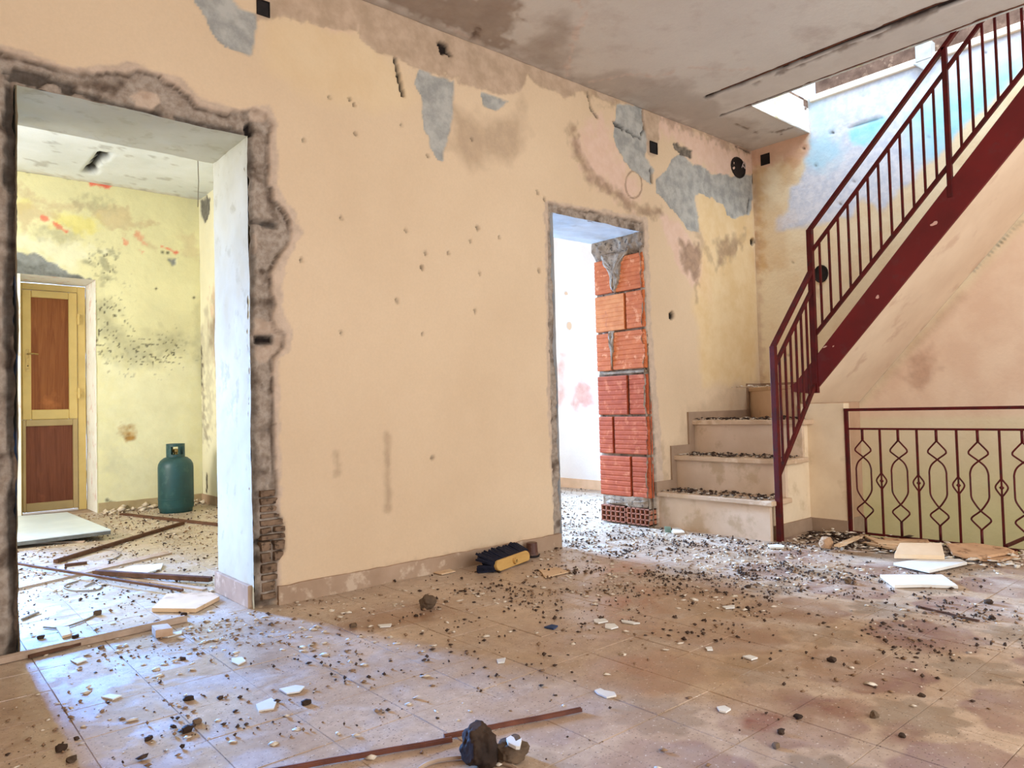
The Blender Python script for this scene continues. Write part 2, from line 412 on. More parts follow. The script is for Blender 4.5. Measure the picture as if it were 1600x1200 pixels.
# reveals of the wide doorway: cream washed plaster
mat_reveal = simple('cream_whitewash', (204,202,184), (192,189,168), 3, bmp=0.3, c3=(184,180,156), s3=10)
def sheet(name, axis, c, u0, u1, v0, v1, mat, parent, flip=1, st=0.02, amp=0.006, seed=1, L=None, kind='structure'):
    f = lambda u, v, d: {0: (c+d*flip, u, v), 1: (u, c+d*flip, v), 2: (u, v, c+d*flip)}[axis]
    return grid(name, span(u0, u1, st), span(v0, v1, st), lambda a, b_: np.ones(a.shape, bool), f, mat,
                L or (lambda u, v: {}), lambda u, v, _: amp*fbm(u, v, 5, seed)+amp*0.3*fbm(u, v, 25, seed+2), parent, kind)
Y0, Y1 = WY+0.006, WY+WD
sheet('reveal', 0, D1[1]-0.004, Y0, Y1, 0, D1[2], mat_reveal, wall_back, seed=3)
sheet('reveal', 0, D1[0]+0.004, Y0, Y1, 0, D1[2], mat_reveal, wall_back, seed=4)
sheet('reveal', 2, D1[2]-0.004, D1[0], D1[1], Y0, Y1, mat_reveal, wall_back, seed=5)
mat_rv2 = simple('pale_blue_whitewash', (214,222,228), (196,206,214), 6, bmp=0.2)
sheet('reveal', 2, D2[2]-0.002, D2[0], D2[1]+0.1, Y0, Y1+0.03, mat_rv2, wall_back, seed=6)
sheet('reveal', 0, D2[0]+0.002, Y0, Y1, 0, D2[2], mat_rv2, wall_back, seed=7)

# exposed rubble stones low on the right edge of the wide doorway
mat_rub = simple('brown_rubble', (136,110,86), (96,74,56), 20, bmp=0.6, c3=(70,54,40), s3=40)
rb = random.Random(4)
zz = 0.03
while zz < 0.50:
    hh = rb.uniform(0.028, 0.052); wdt = 0.075+0.05*max(0, math.sin((zz-0.08)/0.42*math.pi))
    x = D1[1]+0.028; nx = 2 if wdt > 0.1 and rb.random() < 0.6 else 1
    for k in range(nx):
        b = MB(); x0 = x+k*wdt/nx+0.003; x1 = x+(k+1)*wdt/nx-0.003; y = WY+0.004+rb.uniform(-.004,.006)
        ins = [rb.uniform(0.002, 0.008) for _ in range(4)]
        b.add([(x0,y+.05,zz),(x1,y+.05,zz),(x1,y+.05,zz+hh-.005),(x0,y+.05,zz+hh-.005),
               (x0+ins[0],y,zz+ins[1]*.6),(x1-ins[2],y+.003,zz+ins[0]*.6),(x1-ins[3],y,zz+hh-.006-ins[2]*.5),(x0+ins[1],y+.004,zz+hh-.008)],
              [(0,3,2,1),(4,5,6,7),(0,1,5,4),(1,2,6,5),(2,3,7,6),(3,0,4,7)])
        b.build('stone', mat_rub, wall_back, bevel=0.002)
    zz += hh

# narrow doorway's bare hollow brick end
mat_mortar = simple('rough_grey_mortar', (164,140,114), (124,102,80), 18, bmp=0.7, c3=(84,70,58), s3=40)
XB = D2[1]+0.035
b_cols = [simple('hollow_brick_clay', (204,112,62), (186,96,52), 14, bmp=0.3, c3=(222,146,100), s3=20, obj=False),
          simple('hollow_brick_clay_pale', (218,140,84), (202,120,68), 14, bmp=0.3, c3=(196,116,74), s3=20),
          simple('hollow_brick_clay_red', (182,88,52), (162,74,42), 14, bmp=0.3, c3=(196,110,72), s3=20)]
def Lm(u, v): return {}
grid('mortar', span(WY+0.002, WY+WD+0.02, 0.012), span(0, D2[2], 0.012), lambda a, b_: np.ones(a.shape, bool),
     lambda u, v, d: (XB+d, u, v), mat_mortar, Lm, lambda u, v, _: 0.010*fbm(u, v, 16, 61)-0.045*np.clip((v-1.93)/0.06, 0, 1)+0.006*fbm(u, v, 50, 60), wall_back)
cz = [1.925, 1.668, 1.385, 1.098, 1.075, 0.775, 0.49, 0.20]
rows = [(1.925,1.668,3.495,0),(1.660,1.392,3.385,1),(1.384,1.104,3.525,0),(1.070,0.782,3.385,2),(0.774,0.498,3.53,2),(0.490,0.198,3.375,2)]
def ridged(y0, y1, z0, z1, mat, xf, name='brick'):
    n = 8; prof = []
    for k in range(n):
        a = z0+(z1-z0)*k/n; st = (z1-z0)/n
        prof += [(xf+0.004, a), (xf, a+st*0.2), (xf, a+st*0.8), (xf+0.004, a+st)]
    m = len(prof); b = MB()
    vs = [(x, y0, z) for x, z in prof]+[(x, y1, z) for x, z in prof]+[(xf+.05,y0,z0),(xf+.05,y0,z1),(xf+.05,y1,z0),(xf+.05,y1,z1)]
    fs = [(i, i+1, m+i+1, m+i) for i in range(m-1)]
    fs += [tuple(range(m-1,-1,-1))+(2*m, 2*m+1), tuple(range(m, 2*m))+(2*m+3, 2*m+2)]
    fs += [(0, m, 2*m+2, 2*m), (m-1, 2*m+1, 2*m+3, 2*m-1)]
    b.add(vs, fs)
    return b.build(name, mat, wall_back)
for i, (zt, zb, yj, pal) in enumerate(rows):
    for k, (ya, yb) in enumerate(((WY+0.012, yj-0.012), (yj+0.012, WY+WD+0.015))):
        c = b_cols[pal if pal != 1 else (1 if k else 0)]
        ridged(ya, yb, zb+0.004+rb.uniform(0,.004), zt-0.004, c, XB-0.026+rb.uniform(-.004,.004))
# thin brick course at mid height and the two hollow bricks on the floor showing their cells
b = MB(); b.box(XB-0.022, WY+0.02, 1.078, XB+0.04, WY+WD, 1.097); b.build('brick', mat_mortar, wall_back, bevel=0.003)
mat_cell = simple('hollow_brick_end', (176,112,84), (150,92,68), 20, bmp=0.3)
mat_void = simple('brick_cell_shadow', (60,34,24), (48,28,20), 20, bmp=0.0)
for ya, yb in ((WY+0.015, WY+0.225), (WY+0.235, WY+WD+0.015)):
    b = MB(); x0, x1 = XB-0.03, XB+0.06; z0, z1 = 0.012, 0.128
    ny, nz = 5, 3; t = 0.008
    for k in range(ny+1):
        y = ya+(yb-ya-t)*k/ny; b.box(x0, y, z0, x1, y+t, z1)
    for k in range(nz+1):
        z = z0+(z1-z0-t)*k/nz; b.box(x0, ya, z, x1, yb, z+t)
    o = b.build('brick', mat_cell, wall_back)
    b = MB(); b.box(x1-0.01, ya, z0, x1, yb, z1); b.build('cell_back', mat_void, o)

mm_ = MB()
def smear(pts, x0):
    n = len(pts); cy = sum(p[0] for p in pts)/n; cz_ = sum(p[1] for p in pts)/n
    fine = []
    for i in range(n):
        a, c_ = pts[i], pts[(i+1) % n]
        for k in range(4): fine.append((a[0]+(c_[0]-a[0])*k/4+rb.uniform(-.006,.006), a[1]+(c_[1]-a[1])*k/4+rb.uniform(-.006,.006)))
    m = len(fine); ins = [(cy+(y-cy)*.8, cz_+(z-cz_)*.85) for y, z in fine]
    mm_.add([(x0+.03, y, z) for y, z in fine]+[(x0+rb.uniform(-.003,.003), y, z) for y, z in fine]+[(x0-.008+rb.uniform(-.003,.003), y, z) for y, z in ins]+[(x0-.010, cy, cz_)],
            [(i, (i+1)%m, m+(i+1)%m, m+i) for i in range(m)]+[(m+i, m+(i+1)%m, 2*m+(i+1)%m, 2*m+i) for i in range(m)]+[(2*m+i, 2*m+(i+1)%m, 3*m) for i in range(m)])
smear([(3.60,1.96),(3.34,1.96),(3.40,1.88),(3.43,1.74),(3.47,1.665),(3.51,1.70),(3.53,1.82),(3.58,1.90)], XB-.028)
smear([(3.55,1.39),(3.49,1.39),(3.505,1.25),(3.525,1.12),(3.54,1.25)], XB-.026)
smear([(3.62,0.20),(3.24,0.21),(3.24,0.135),(3.40,0.13),(3.62,0.135)], XB-.018)
mm_.build('mortar_smear', mat_mortar, wall_back)
# ---- skirting on the main wall
mat_base = simple('taupe_skirting', (178,150,124), (160,132,106), 5, bmp=0.25, c3=(196,172,146), s3=12)
def skirt(name, x0, x1, y=WY, h=0.082, mat=mat_base, t=0.014):
    b = MB(); n = max(2, int((x1-x0)/0.05)); top = []
    vs = []; fs = []
    for i in range(n+1):
        x = x0+(x1-x0)*i/n; z = h+rb.uniform(-.003,.003)
        vs += [(x, y-t+rb.uniform(-.001,.001), -0.01), (x, y-t+rb.uniform(-.001,.001), z), (x, y+0.01, z+0.002), (x, y+0.01, -0.01)]
    for i in range(n):
        a = i*4; fs += [(a,a+4,a+5,a+1),(a+1,a+5,a+6,a+2),(a+2,a+6,a+7,a+3)]
    fs += [(0,1,2,3), (n*4+3,n*4+2,n*4+1,n*4)]
    b.add(vs, fs); return b.build(name, mat, None, kind='structure')
skirt('baseboard_back', 1.345, D2[0]-0.02)
b = MB(); b.box(D1[1]-0.02, WY+0.03, 0, D1[1]+0.002, WY+WD+0.012, 0.10); b.build('baseboard_doorway', mat_base, None, bevel=0.003, kind='structure')

# ---- right wall
def R_(pts): return [tuple(PL(0, RX, x, y)[[1, 2]]) for x, y in pts]
def rl(u, v):
    m = lambda pts, **k: mask(u, v, R_(pts), **k)
    ln = lambda pts, wd, **k: line_mask(u, v, R_(pts), wd, **k)
    white = MX(m([(1264,150),(1262,240),(1249,285),(1238,290),(1231,300),(1231,330),(1215,345),(1213,362),(1250,356),(1262,352),(1330,340),(1345,310),(1372,330),(1420,290),(1640,60),(1640,-60),(1400,40)], jit=0.025, soft=0.02, sc=12))
    blue = MX(m([(1255,215),(1300,200),(1315,250),(1285,268),(1250,262)], jit=0.05, soft=0.06)*0.55,
              m([(1326,203),(1380,183),(1385,190),(1352,232),(1330,222)], jit=0.02, soft=0.015)*0.95,
              m([(1440,180),(1470,150),(1600,90),(1640,90),(1640,180),(1500,290),(1440,250)], jit=0.08, soft=0.09, sc=5)*0.85,
              m([(1264,160),(1290,160),(1300,200),(1262,215)], jit=0.05, soft=0.06)*0.35)
    peach = MX(m([(1170,230),(1264,195),(1262,240),(1240,262),(1220,250),(1200,262),(1176,262)], jit=0.03, soft=0.03)*0.8)
    ochre = MX(ln([(1184,270),(1190,420)], 0.05, jit=0.05, soft=0.05)*0.7, m([(1215,262),(1250,240),(1240,285),(1222,300)], jit=0.04, soft=0.03)*0.5,
               m([(1180,300),(1235,330),(1225,420),(1190,420)], jit=0.05, soft=0.05)*0.3)
    low = np.clip((0.74-v)/0.05, 0, 1)*np.clip((2.7-u)/0.1, 0, 1)
    green = np.clip((0.55-v)/0.5, 0, 1)*np.clip((2.7-u)/0.1, 0, 1)*0.8
    # pink area under the flight
    fl_line = 1.992+(1.327-u)*1.095
    pinkz = np.clip((fl_line-v)/0.1, 0, 1)*np.clip((u*0+v-0.66)/0.04, 0, 1)*np.clip((2.45-u)/0.05, 0, 1)
    stain = MX(ln([(1340,625),(1440,530),(1500,465)], 0.02, jit=0.02, soft=0.04)*0.45,  # darker band along the soffit crease
               m([(1425,560),(1455,540),(1460,580),(1440,610),(1425,600)], jit=0.06, soft=0.04)*0.55,
               m([(1330,600),(1380,560),(1400,580),(1360,620)], jit=0.06, soft=0.05)*0.3,
               ln([(1272,440),(1276,455)], 0.03, jit=0.03, soft=0.02)*0.4,
               line_mask(u, v, [(3.19, 0.9), (3.19, 2.9)], 0.02, jit=0.03, soft=0.02)*0.4)  # darker band down the wall corner
    dark = MX(ln([(1515,429),(1560,382),(1600,343)], 0.003, jit=0.004, soft=0.003)*0.6,
              m(disc(1300, 208, 2.2), jit=0.003, soft=0.003), ln([(1325,200),(1378,183)], 0.003, jit=0.003, soft=0.003)*0.6)
    for i, (x, y) in enumerate([(1290,168),(1275,260),(1256,232),(1314,320),(1450,215),(1540,82),(1350,150),(1335,282),(1240,410),(1233,555)]):
        dark = MX(dark, m(disc(x, y, 1.6), jit=0.003, soft=0.003, seed=i)*0.7)
    return dict(pinkz=pinkz, low=low, green=green, white=white, blue=blue*np.clip(white*1.2, 0, 1), peach=peach, ochre=ochre, stain=stain, dark=dark)
def rd(u, v, L): return -(0.003*fbm(u, v, 2, 12)+0.001*fbm(u, v, 24, 14)+L['white']*0.002)+L['dark']*0.02
mat_right = layered('cream_stair_wall', (238,220,184), (230,208,170), [
    ('pinkz', (234,206,176), (226,194,164), 4),
    ('low', (232,216,180), (226,208,170), 4),
    ('green', (230,224,164), (222,216,152), 5),
    ('white', (222,222,226), (200,204,214), 20),
    ('blue', (146,214,234), (178,224,238), 10),
    ('peach', (216,168,140), (204,156,128), 9),
    ('ochre', (206,164,106), (194,152,104), 14),
    ('stain', (186,142,114), (168,126,102), 24),
    ('dark', (40,30,24), (26,20,16), 30)], bstr=0.35, mottled=2.5, c3=(220,188,142))
wall_right = grid('wall_right', span(-1.2, WY, 0.018, (2.7,)), span(-2.2, 3.215, 0.018, (CZ,)), lambda a, b_: np.ones(a.shape, bool),
                  lambda u, v, d: (RX+d, u, v), mat_right, rl, rd)
mat_white_room = simple('bright_white_plaster', (238,230,222), (226,214,204), 2, bmp=0.1, c3=(222,196,182), s3=3)

# small rim at the top of the stair well wall and the timber above it
b = MB(); b.box(RX-0.03, -0.6, 3.165, RX+0.12, 2.68, 3.215); b.build('trim_1', simple('cream_sill', (238,226,206),(224,208,184),6,bmp=0.2), None, bevel=0.006, kind='structure')
b = MB(); b.box(RX+0.05, WY, -0.02, RX+0.15, 7.6, CZ+0.3); b.box(RX+0.02, -1.2, -2.2, RX+0.15, WY, 3.165)
b.build('wall_outer', plain_peach, None, kind='structure')

# ---- ceiling
def Cc(pts): return [tuple(FL(x, y, CZ)[[0, 1]]) for x, y in pts]
HX0, HY1 = 4.645, 2.70
def cl(u, v):
    m = lambda pts, **k: mask(u, v, Cc(pts), **k)
    ln = lambda pts, wd, **k: line_mask(u, v, Cc(pts), wd, **k)
    brown = MX(m([(606,0),(617,-10),(805,-5),(808,30),(786,56),(800,80),(740,62),(692,41),(636,19)], jit=0.05, soft=0.02)*0.75,
               m([(800,92),(895,120),(960,112),(1050,128),(1110,150),(1130,182),(1170,190),(1172,236),(1034,180),(878,124)], jit=0.08, soft=0.05, sc=8)*0.4,
               m([(880,125),(900,60),(880,30),(800,80)], jit=0.1, soft=0.06, sc=8)*0.5,
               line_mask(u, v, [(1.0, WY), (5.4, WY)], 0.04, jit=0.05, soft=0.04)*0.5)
    edge = MX(ln([(900,0),(916,20),(903,45),(890,90),(884,120)], 0.012, jit=0.02, soft=0.006)*0.7,
              ln([(925,128),(985,115),(1030,120),(1070,104),(1120,108),(1180,108)], 0.010, jit=0.02, soft=0.006)*0.6,
              ln([(700,40),(780,85),(850,110)], 0.012, jit=0.02, soft=0.006)*0.5)
    # the two rusty grooves, recess shade painted in dark: one along the slab rib, one along the opening
    g1 = line_mask(u, v, [(4.262, 2.80), (4.262, 2.2), (4.268, 1.7), (4.285, 1.2), (4.27, -1.2)], 0.027, jit=0.014, soft=0.006, sc=7)
    g2 = line_mask(u, v, [(4.622, 2.94), (4.635, 2.2), (4.628, 1.6), (4.63, -0.5)], 0.016, jit=0.010, soft=0.005, sc=8)
    flake = MX(line_mask(u, v, [(4.33, 2.5), (4.325, 1.4)], 0.012, jit=0.04, soft=0.01, sc=10, seed=22)*0.7,
               ln([(1150,195),(1185,208),(1215,207),(1238,200)], 0.008, jit=0.015, soft=0.006)*0.7,
               m([(738,42),(746,42),(750,56),(740,58)], jit=0.03, soft=0.008)*0.8,
               m([(1217,208),(1224,206),(1222,213)], jit=0.01, soft=0.005))
    rib = np.clip((u-4.25)/0.02, 0, 1)*np.clip((4.66-u)/0.02, 0, 1)*0.5
    return dict(rib=rib, brown=brown, edge=edge, flake=flake, groove=MX(g1, g2))
def cdp(u, v, L): return 0.004*fbm(u, v, 2.5, 41)+0.0015*fbm(u, v, 20, 43)+0.014*L['groove']-0.003*L['edge']+0.008*L['flake']
mat_ceil = layered('ceiling_plaster', (212,203,190), (202,192,180), [
    ('rib', (206,197,186), (196,186,174), 6),
    ('brown', (150,128,108), (134,112,94), 9),
    ('edge', (214,194,178), (196,172,154), 20),
    ('flake', (112,92,78), (90,72,60), 30),
    ('groove', (50,34,28), (30,22,18), 22)], bstr=0.3, mottled=1.1, c3=(176,156,142))
ceiling = grid('ceiling', span(-1.2, RX, 0.02, (HX0,)), span(-1.2, WY, 0.02, (HY1,)),
               lambda x, y: ~((x > HX0) & (y < HY1) & (y > -0.6)), lambda u, v, d: (u, v, CZ+d), mat_ceil, cl, cdp)
b = MB(); b.box(-1.2, -1.2, CZ+0.05, HX0, WY+0.2, CZ+0.24); b.box(HX0-0.01, HY1+0.006, CZ+0.05, RX+0.1, WY+0.2, CZ+0.24); b.box(HX0, -1.2, CZ+0.05, RX+0.1, -0.6, CZ+0.24)
b.build('slab', mat_ceil, ceiling)
mat_edge = simple('flaking_white_slab_edge', (226,222,206), (206,204,196), 12, bmp=0.5, c3=(214,206,160), s3=9)
sheet('slab_edge', 1, HY1, HX0-0.01, RX, CZ-0.004, CZ+0.19, mat_edge, ceiling, st=0.015, amp=0.008, seed=9)
sheet('slab_edge', 0, HX0, -0.6, HY1, CZ, CZ+0.24, mat_edge, ceiling, st=0.03, amp=0.006, seed=10)
mat_rust = simple('rusty_iron', (120,70,46), (78,46,34), 30, rough=0.8, bmp=0.4)
for (x, y0, y1) in ((4.258, 1.15, 2.7), (4.628, 1.0, 2.75)):
    b = MB(); b.tube([(x+rb.uniform(-.006,.006), y0+(y1-y0)*k/12, CZ+0.012) for k in range(13)], 0.006, 6); b.build('rebar', mat_rust, ceiling)

# ---- timbers round the top of the stair well
mat_oldwood = simple('weathered_dark_timber', (124,98,82), (88,66,54), 9, bmp=0.5, c3=(150,124,104), s3=16)
t = thing('timber_frame', 'weathered dark brown timbers framing the top of the stair opening', 'timber', (RX-0.1, 2.6, 3.2))
b = MB(); b.box(RX+0.03, -0.6, 3.222, RX+0.16, 2.66, 3.46); b.build('beam', mat_oldwood, t, bevel=0.008)
b = MB(); b.box(HX0+0.04, HY1+0.02, 3.135, RX-0.02, HY1+0.12, 3.215); b.build('beam', mat_oldwood, t, bevel=0.008)
b = MB(); b.box(RX-0.07, HY1+0.0, 3.10, RX-0.01, HY1+0.07, 3.19); b.build('beam_end', mat_oldwood, t, bevel=0.006)
b = MB(); b.box(RX-0.06, 1.80, 3.17, RX+0.03, 1.90, 3.30); b.add([(RX-.06,1.78,3.17),(RX-.06,1.92,3.17),(RX-.06,1.85,3.10),(RX,1.78,3.17),(RX,1.92,3.17),(RX,1.85,3.10)], [(0,1,2),(3,5,4),(0,2,5,3),(2,1,4,5),(1,0,3,4)])
o = b.build('masonry_block', simple('pale_grey_cement', (196,196,192), (170,170,166), 10, bmp=0.4), None, bevel=0.006)
tag(o, 'pale grey broken masonry block wedged on the sill under the dark timber above the stairs', 'block')

# ---- floor
mat_sub = simple('dusty_grout', (184,158,134), (162,138,114), 6, bmp=0.3)
def floor_material():
    m, nt, b = newmat('old_floor_tile'); co = pos(nt)
    sep = N(nt, 'ShaderNodeSeparateXYZ'); nt.links.new(co, sep.inputs[0])
    X, Y = sep.outputs[0], sep.outputs[1]
    # printed pattern, one rosette and one octagon per four tiles
    def cell(v, o):
        a = mul(nt, v, o, 'SUBTRACT'); a = mul(nt, a, 1/0.485); a = mul(nt, a, 0.5, 'ADD')
        fr = N(nt, 'ShaderNodeMath', operation='FRACT'); nt.links.new(a, fr.inputs[0])
        return mul(nt, fr.outputs[0], 0.5, 'SUBTRACT')
    def radial(ox, oy, r, amp, petals):
        a, c = cell(X, ox), cell(Y, oy)
        r2_ = N(nt, 'ShaderNodeMath', operation='SQRT'); nt.links.new(mul(nt, mul(nt, a, a), mul(nt, c, c), 'ADD'), r2_.inputs[0])
        an = mul(nt, c, a, 'ARCTAN2'); cs = N(nt, 'ShaderNodeMath', operation='COSINE'); nt.links.new(mul(nt, an, float(petals)), cs.inputs[0])
        rr = mul(nt, r2_.outputs[0], mul(nt, cs.outputs[0], amp), 'ADD')
        mr = N(nt, 'ShaderNodeMapRange'); nt.links.new(rr, mr.inputs['Value'])
        mr.inputs['From Min'].default_value = r+0.02; mr.inputs['From Max'].default_value = r-0.02
        return mr.outputs['Result']
    ros = radial(1.62, 0.81, 0.24, 0.035, 8); oct_ = radial(1.8625, 1.0525, 0.40, 0.028, 8)
    wear = noise_fac(nt, 3.0, 0.42, 0.62, coord=co)
    fine = noise_fac(nt, 26, 0.36, 0.64, coord=co)
    col = mixc(nt, noise_fac(nt, 2.2, 0.38, 0.62, coord=co), lin((202,174,146)), lin((172,142,114)))
    reg = N(nt, 'ShaderNodeMapRange'); nt.links.new(mul(nt, mul(nt, X, 0.5), Y, 'SUBTRACT'), reg.inputs['Value'])
    reg.inputs['From Min'].default_value = -1.3; reg.inputs['From Max'].default_value = -0.1
    worn = mul(nt, wear, reg.outputs['Result'])
    w2 = N(nt, 'ShaderNodeMath', operation='MULTIPLY_ADD', use_clamp=True); nt.links.new(wear, w2.inputs[0]); w2.inputs[1].default_value = 0.55; w2.inputs[2].default_value = 0.42
    col = mixc(nt, mul(nt, mul(nt, oct_, reg.outputs['Result']), w2.outputs[0]), col, lin((130,92,86)))
    col = mixc(nt, mul(nt, mul(nt, ros, reg.outputs['Result']), 0.72), col, lin((126,106,84)))
    def blob(cx, cy, rx, ry, lo=1.15, hi=0.65):
        a = mul(nt, mul(nt, X, cx, 'SUBTRACT'), 1/rx); c = mul(nt, mul(nt, Y, cy, 'SUBTRACT'), 1/ry)
        s = N(nt, 'ShaderNodeMath', operation='SQRT'); nt.links.new(mul(nt, mul(nt, a, a), mul(nt, c, c), 'ADD'), s.inputs[0])
        n = noise_fac(nt, 7, 0.2, 0.8, coord=co)
        v = mul(nt, s.outputs[0], mul(nt, mul(nt, n, 0.5, 'SUBTRACT'), 0.9), 'ADD')
        mr = N(nt, 'ShaderNodeMapRange'); nt.links.new(v, mr.inputs['Value'])
        mr.inputs['From Min'].default_value = lo; mr.inputs['From Max'].default_value = hi
        return mr.outputs['Result']
    # rusty brown stain by the skirting, wide brown patch at mid floor, red worn spots, pale dust fields
    col = mixc(nt, mul(nt, blob(1.62, 2.68, 0.28, 0.20), 0.75), col, lin((128,78,44)))
    col = mixc(nt, mul(nt, blob(1.80, 1.08, 0.07, 0.06), 0.9), col, lin((120,44,34)))
    col = mixc(nt, mul(nt, blob(2.02, 0.98, 0.09, 0.08), 0.6), col, lin((118,56,44)))
    col = mixc(nt, mul(nt, blob(1.98, 0.80, 0.10, 0.05), 0.6), col, lin((112,58,52)))
    col = mixc(nt, mul(nt, blob(2.3, 1.75, 0.75, 0.75), 0.5), col, lin((164,124,84)))
    dust = noise_fac(nt, 4.5, 0.45, 0.68, coord=co, dist=0.6)
    dreg = N(nt, 'ShaderNodeMapRange'); nt.links.new(mul(nt, X, mul(nt, Y, 1.0), 'ADD'), dreg.inputs['Value'])
    dreg.inputs['From Min'].default_value = 2.6; dreg.inputs['From Max'].default_value = 5.2
    col = mixc(nt, mul(nt, dust, mul(nt, mul(nt, dreg.outputs['Result'], 0.45), 0.25, 'ADD')), col, lin((204,186,164)))
    back = N(nt, 'ShaderNodeMapRange'); nt.links.new(Y, back.inputs['Value'])
    back.inputs['From Min'].default_value = 2.7; back.inputs['From Max'].default_value = 3.6
    col = mixc(nt, mul(nt, back.outputs['Result'], 0.6), col, lin((196,184,166)))
    col = mixc(nt, mul(nt, fine, 0.5), col, lin((152,124,98)))
    col = mixc(nt, noise_fac(nt, 130, 0.62, 0.70, coord=co, detail=2), col, lin((94,72,56)))
    col = mixc(nt, mul(nt, noise_fac(nt, 90, 0.64, 0.70, coord=co, detail=3), 0.7), col, lin((222,208,190)))
    nt.links.new(col, b.inputs['Base Color'])
    rg = N(nt, 'ShaderNodeMapRange'); nt.links.new(dust, rg.inputs['Value']); rg.inputs['To Min'].default_value = 0.30; rg.inputs['To Max'].default_value = 0.85
    nt.links.new(rg.outputs['Result'], b.inputs['Roughness']); b.inputs['Specular IOR Level'].default_value = 0.5
    bump(nt, b, 45, 0.25, 0.003, coord=co)
    return m
mat_tile = floor_material()
b = MB()
b.box(-1.2, -1.2, -0.12, 4.64, WY+0.1, -0.0026); b.box(4.64, 2.40, -0.12, RX, WY+0.1, -0.0026)
b.box(-1.9, WY+0.1, -0.12, RX, 8.1, -0.0026)
floor = b.build('floor', mat_sub, None, kind='structure')
T = 0.2425; tiles = []; rest = MB()
tm = MB(); hw = T/2-0.0008
tm.add([(-hw,-hw,-.004),(hw,-hw,-.004),(hw,hw,-.004),(-hw,hw,-.004),(-hw+.001,-hw+.001,0),(hw-.001,-hw+.001,0),(hw-.001,hw-.001,0),(-hw+.001,hw-.001,0)],
       [(4,5,6,7),(0,1,5,4),(1,2,6,5),(2,3,7,6),(3,0,4,7)])
for i in range(-13, 24):
    for j in range(-9, 31):
        cx, cy = 1.62+T*(i+0.5), 0.81+T*(j+0.5)
        if cx > RX-0.1 or cx < -1.1 or cy < -1.1 or cy > 7.6: continue
        if cx+T/2 > 4.65 and cy-T/2 < 2.42: continue
        if 3.25 < cy < 3.72 and not (D1[0]-.12 < cx < D1[1]+.12 or D2[0]-.12 < cx < D2[1]+.12): continue
        v = np.array([cx, cy, -H]); dz = v@_f
        if dz > 0.3: sx, sy = 800+FPX*(v@r2)/dz, 600-FPX*(v@u2)/dz
        vis = dz > 0.3 and -120 < sx < 1720 and sy < 1330
        tiles.append((0 if vis else 1, float(v@v), cx, cy))
tiles.sort(); tmesh = None
for k, (_, _, cx, cy) in enumerate(tiles):
    dz = rb.uniform(-0.0012, 0.0008)
    if k < 290:
        if tmesh is None:
            o = tm.build('tile', mat_tile, floor); tmesh = o.data
        else:
            o = bpy.data.objects.new('tile', tmesh); C.objects.link(o); o.parent = floor
        o.location = (cx, cy, dz); o.rotation_euler = (rb.uniform(-.003,.003), rb.uniform(-.003,.003), rb.uniform(-.003,.003))
    else:
        rest.add([(a+cx, c+cy, z+dz) for a, c, z in tm.v], tm.f)
rest.build('tile_field', mat_tile, floor, kind='stuff')

# ---- closing walls behind the camera, with an unseen opening widened for the front fill
b = MB()
def wall_hole(b, axis, c, t, u0, u1, z0, z1, hu0, hu1, hz0, hz1):
    def bx(a0, a1, q0, q1):
        if axis == 1: b.box(a0, c, q0, a1, c+t, q1)
        else: b.box(c, a0, q0, c+t, a1, q1)
    bx(u0, hu0, z0, z1); bx(hu1, u1, z0, z1); bx(hu0, hu1, z0, hz0); bx(hu0, hu1, hz1, z1)
wall_hole(b, 1, -1.35, 0.15, -1.2, RX, -0.1, CZ, -0.3, 4.4, 0.3, 2.7); b.build('wall_front', plain_peach, None, kind='structure')
b = MB(); b.box(-1.35, -1.35, -0.1, -1.2, WY+WD, CZ+.1); b.build('wall_left', plain_peach, None, kind='structure')
# stair well pit
mat_pit = simple('stair_pit_plaster', (204,168,136), (190,154,122), 5, bmp=0.2)
b = MB(); b.box(4.702, 2.405, -2.2, RX, 2.5, 0.84); b.build('wall_pit_end', mat_pit, None, kind='structure')
b = MB(); b.box(4.60, -1.2, -2.2, 4.642, 2.4, -0.121); b.box(4.6, -1.35, -2.2, RX, -1.2, -0.1); b.build('wall_pit_side', mat_pit, None, kind='structure')
b = MB(); b.box(4.6, -1.2, -2.3, RX, 2.5, -2.2); b.build('floor_below', mat_sub, None, kind='structure')

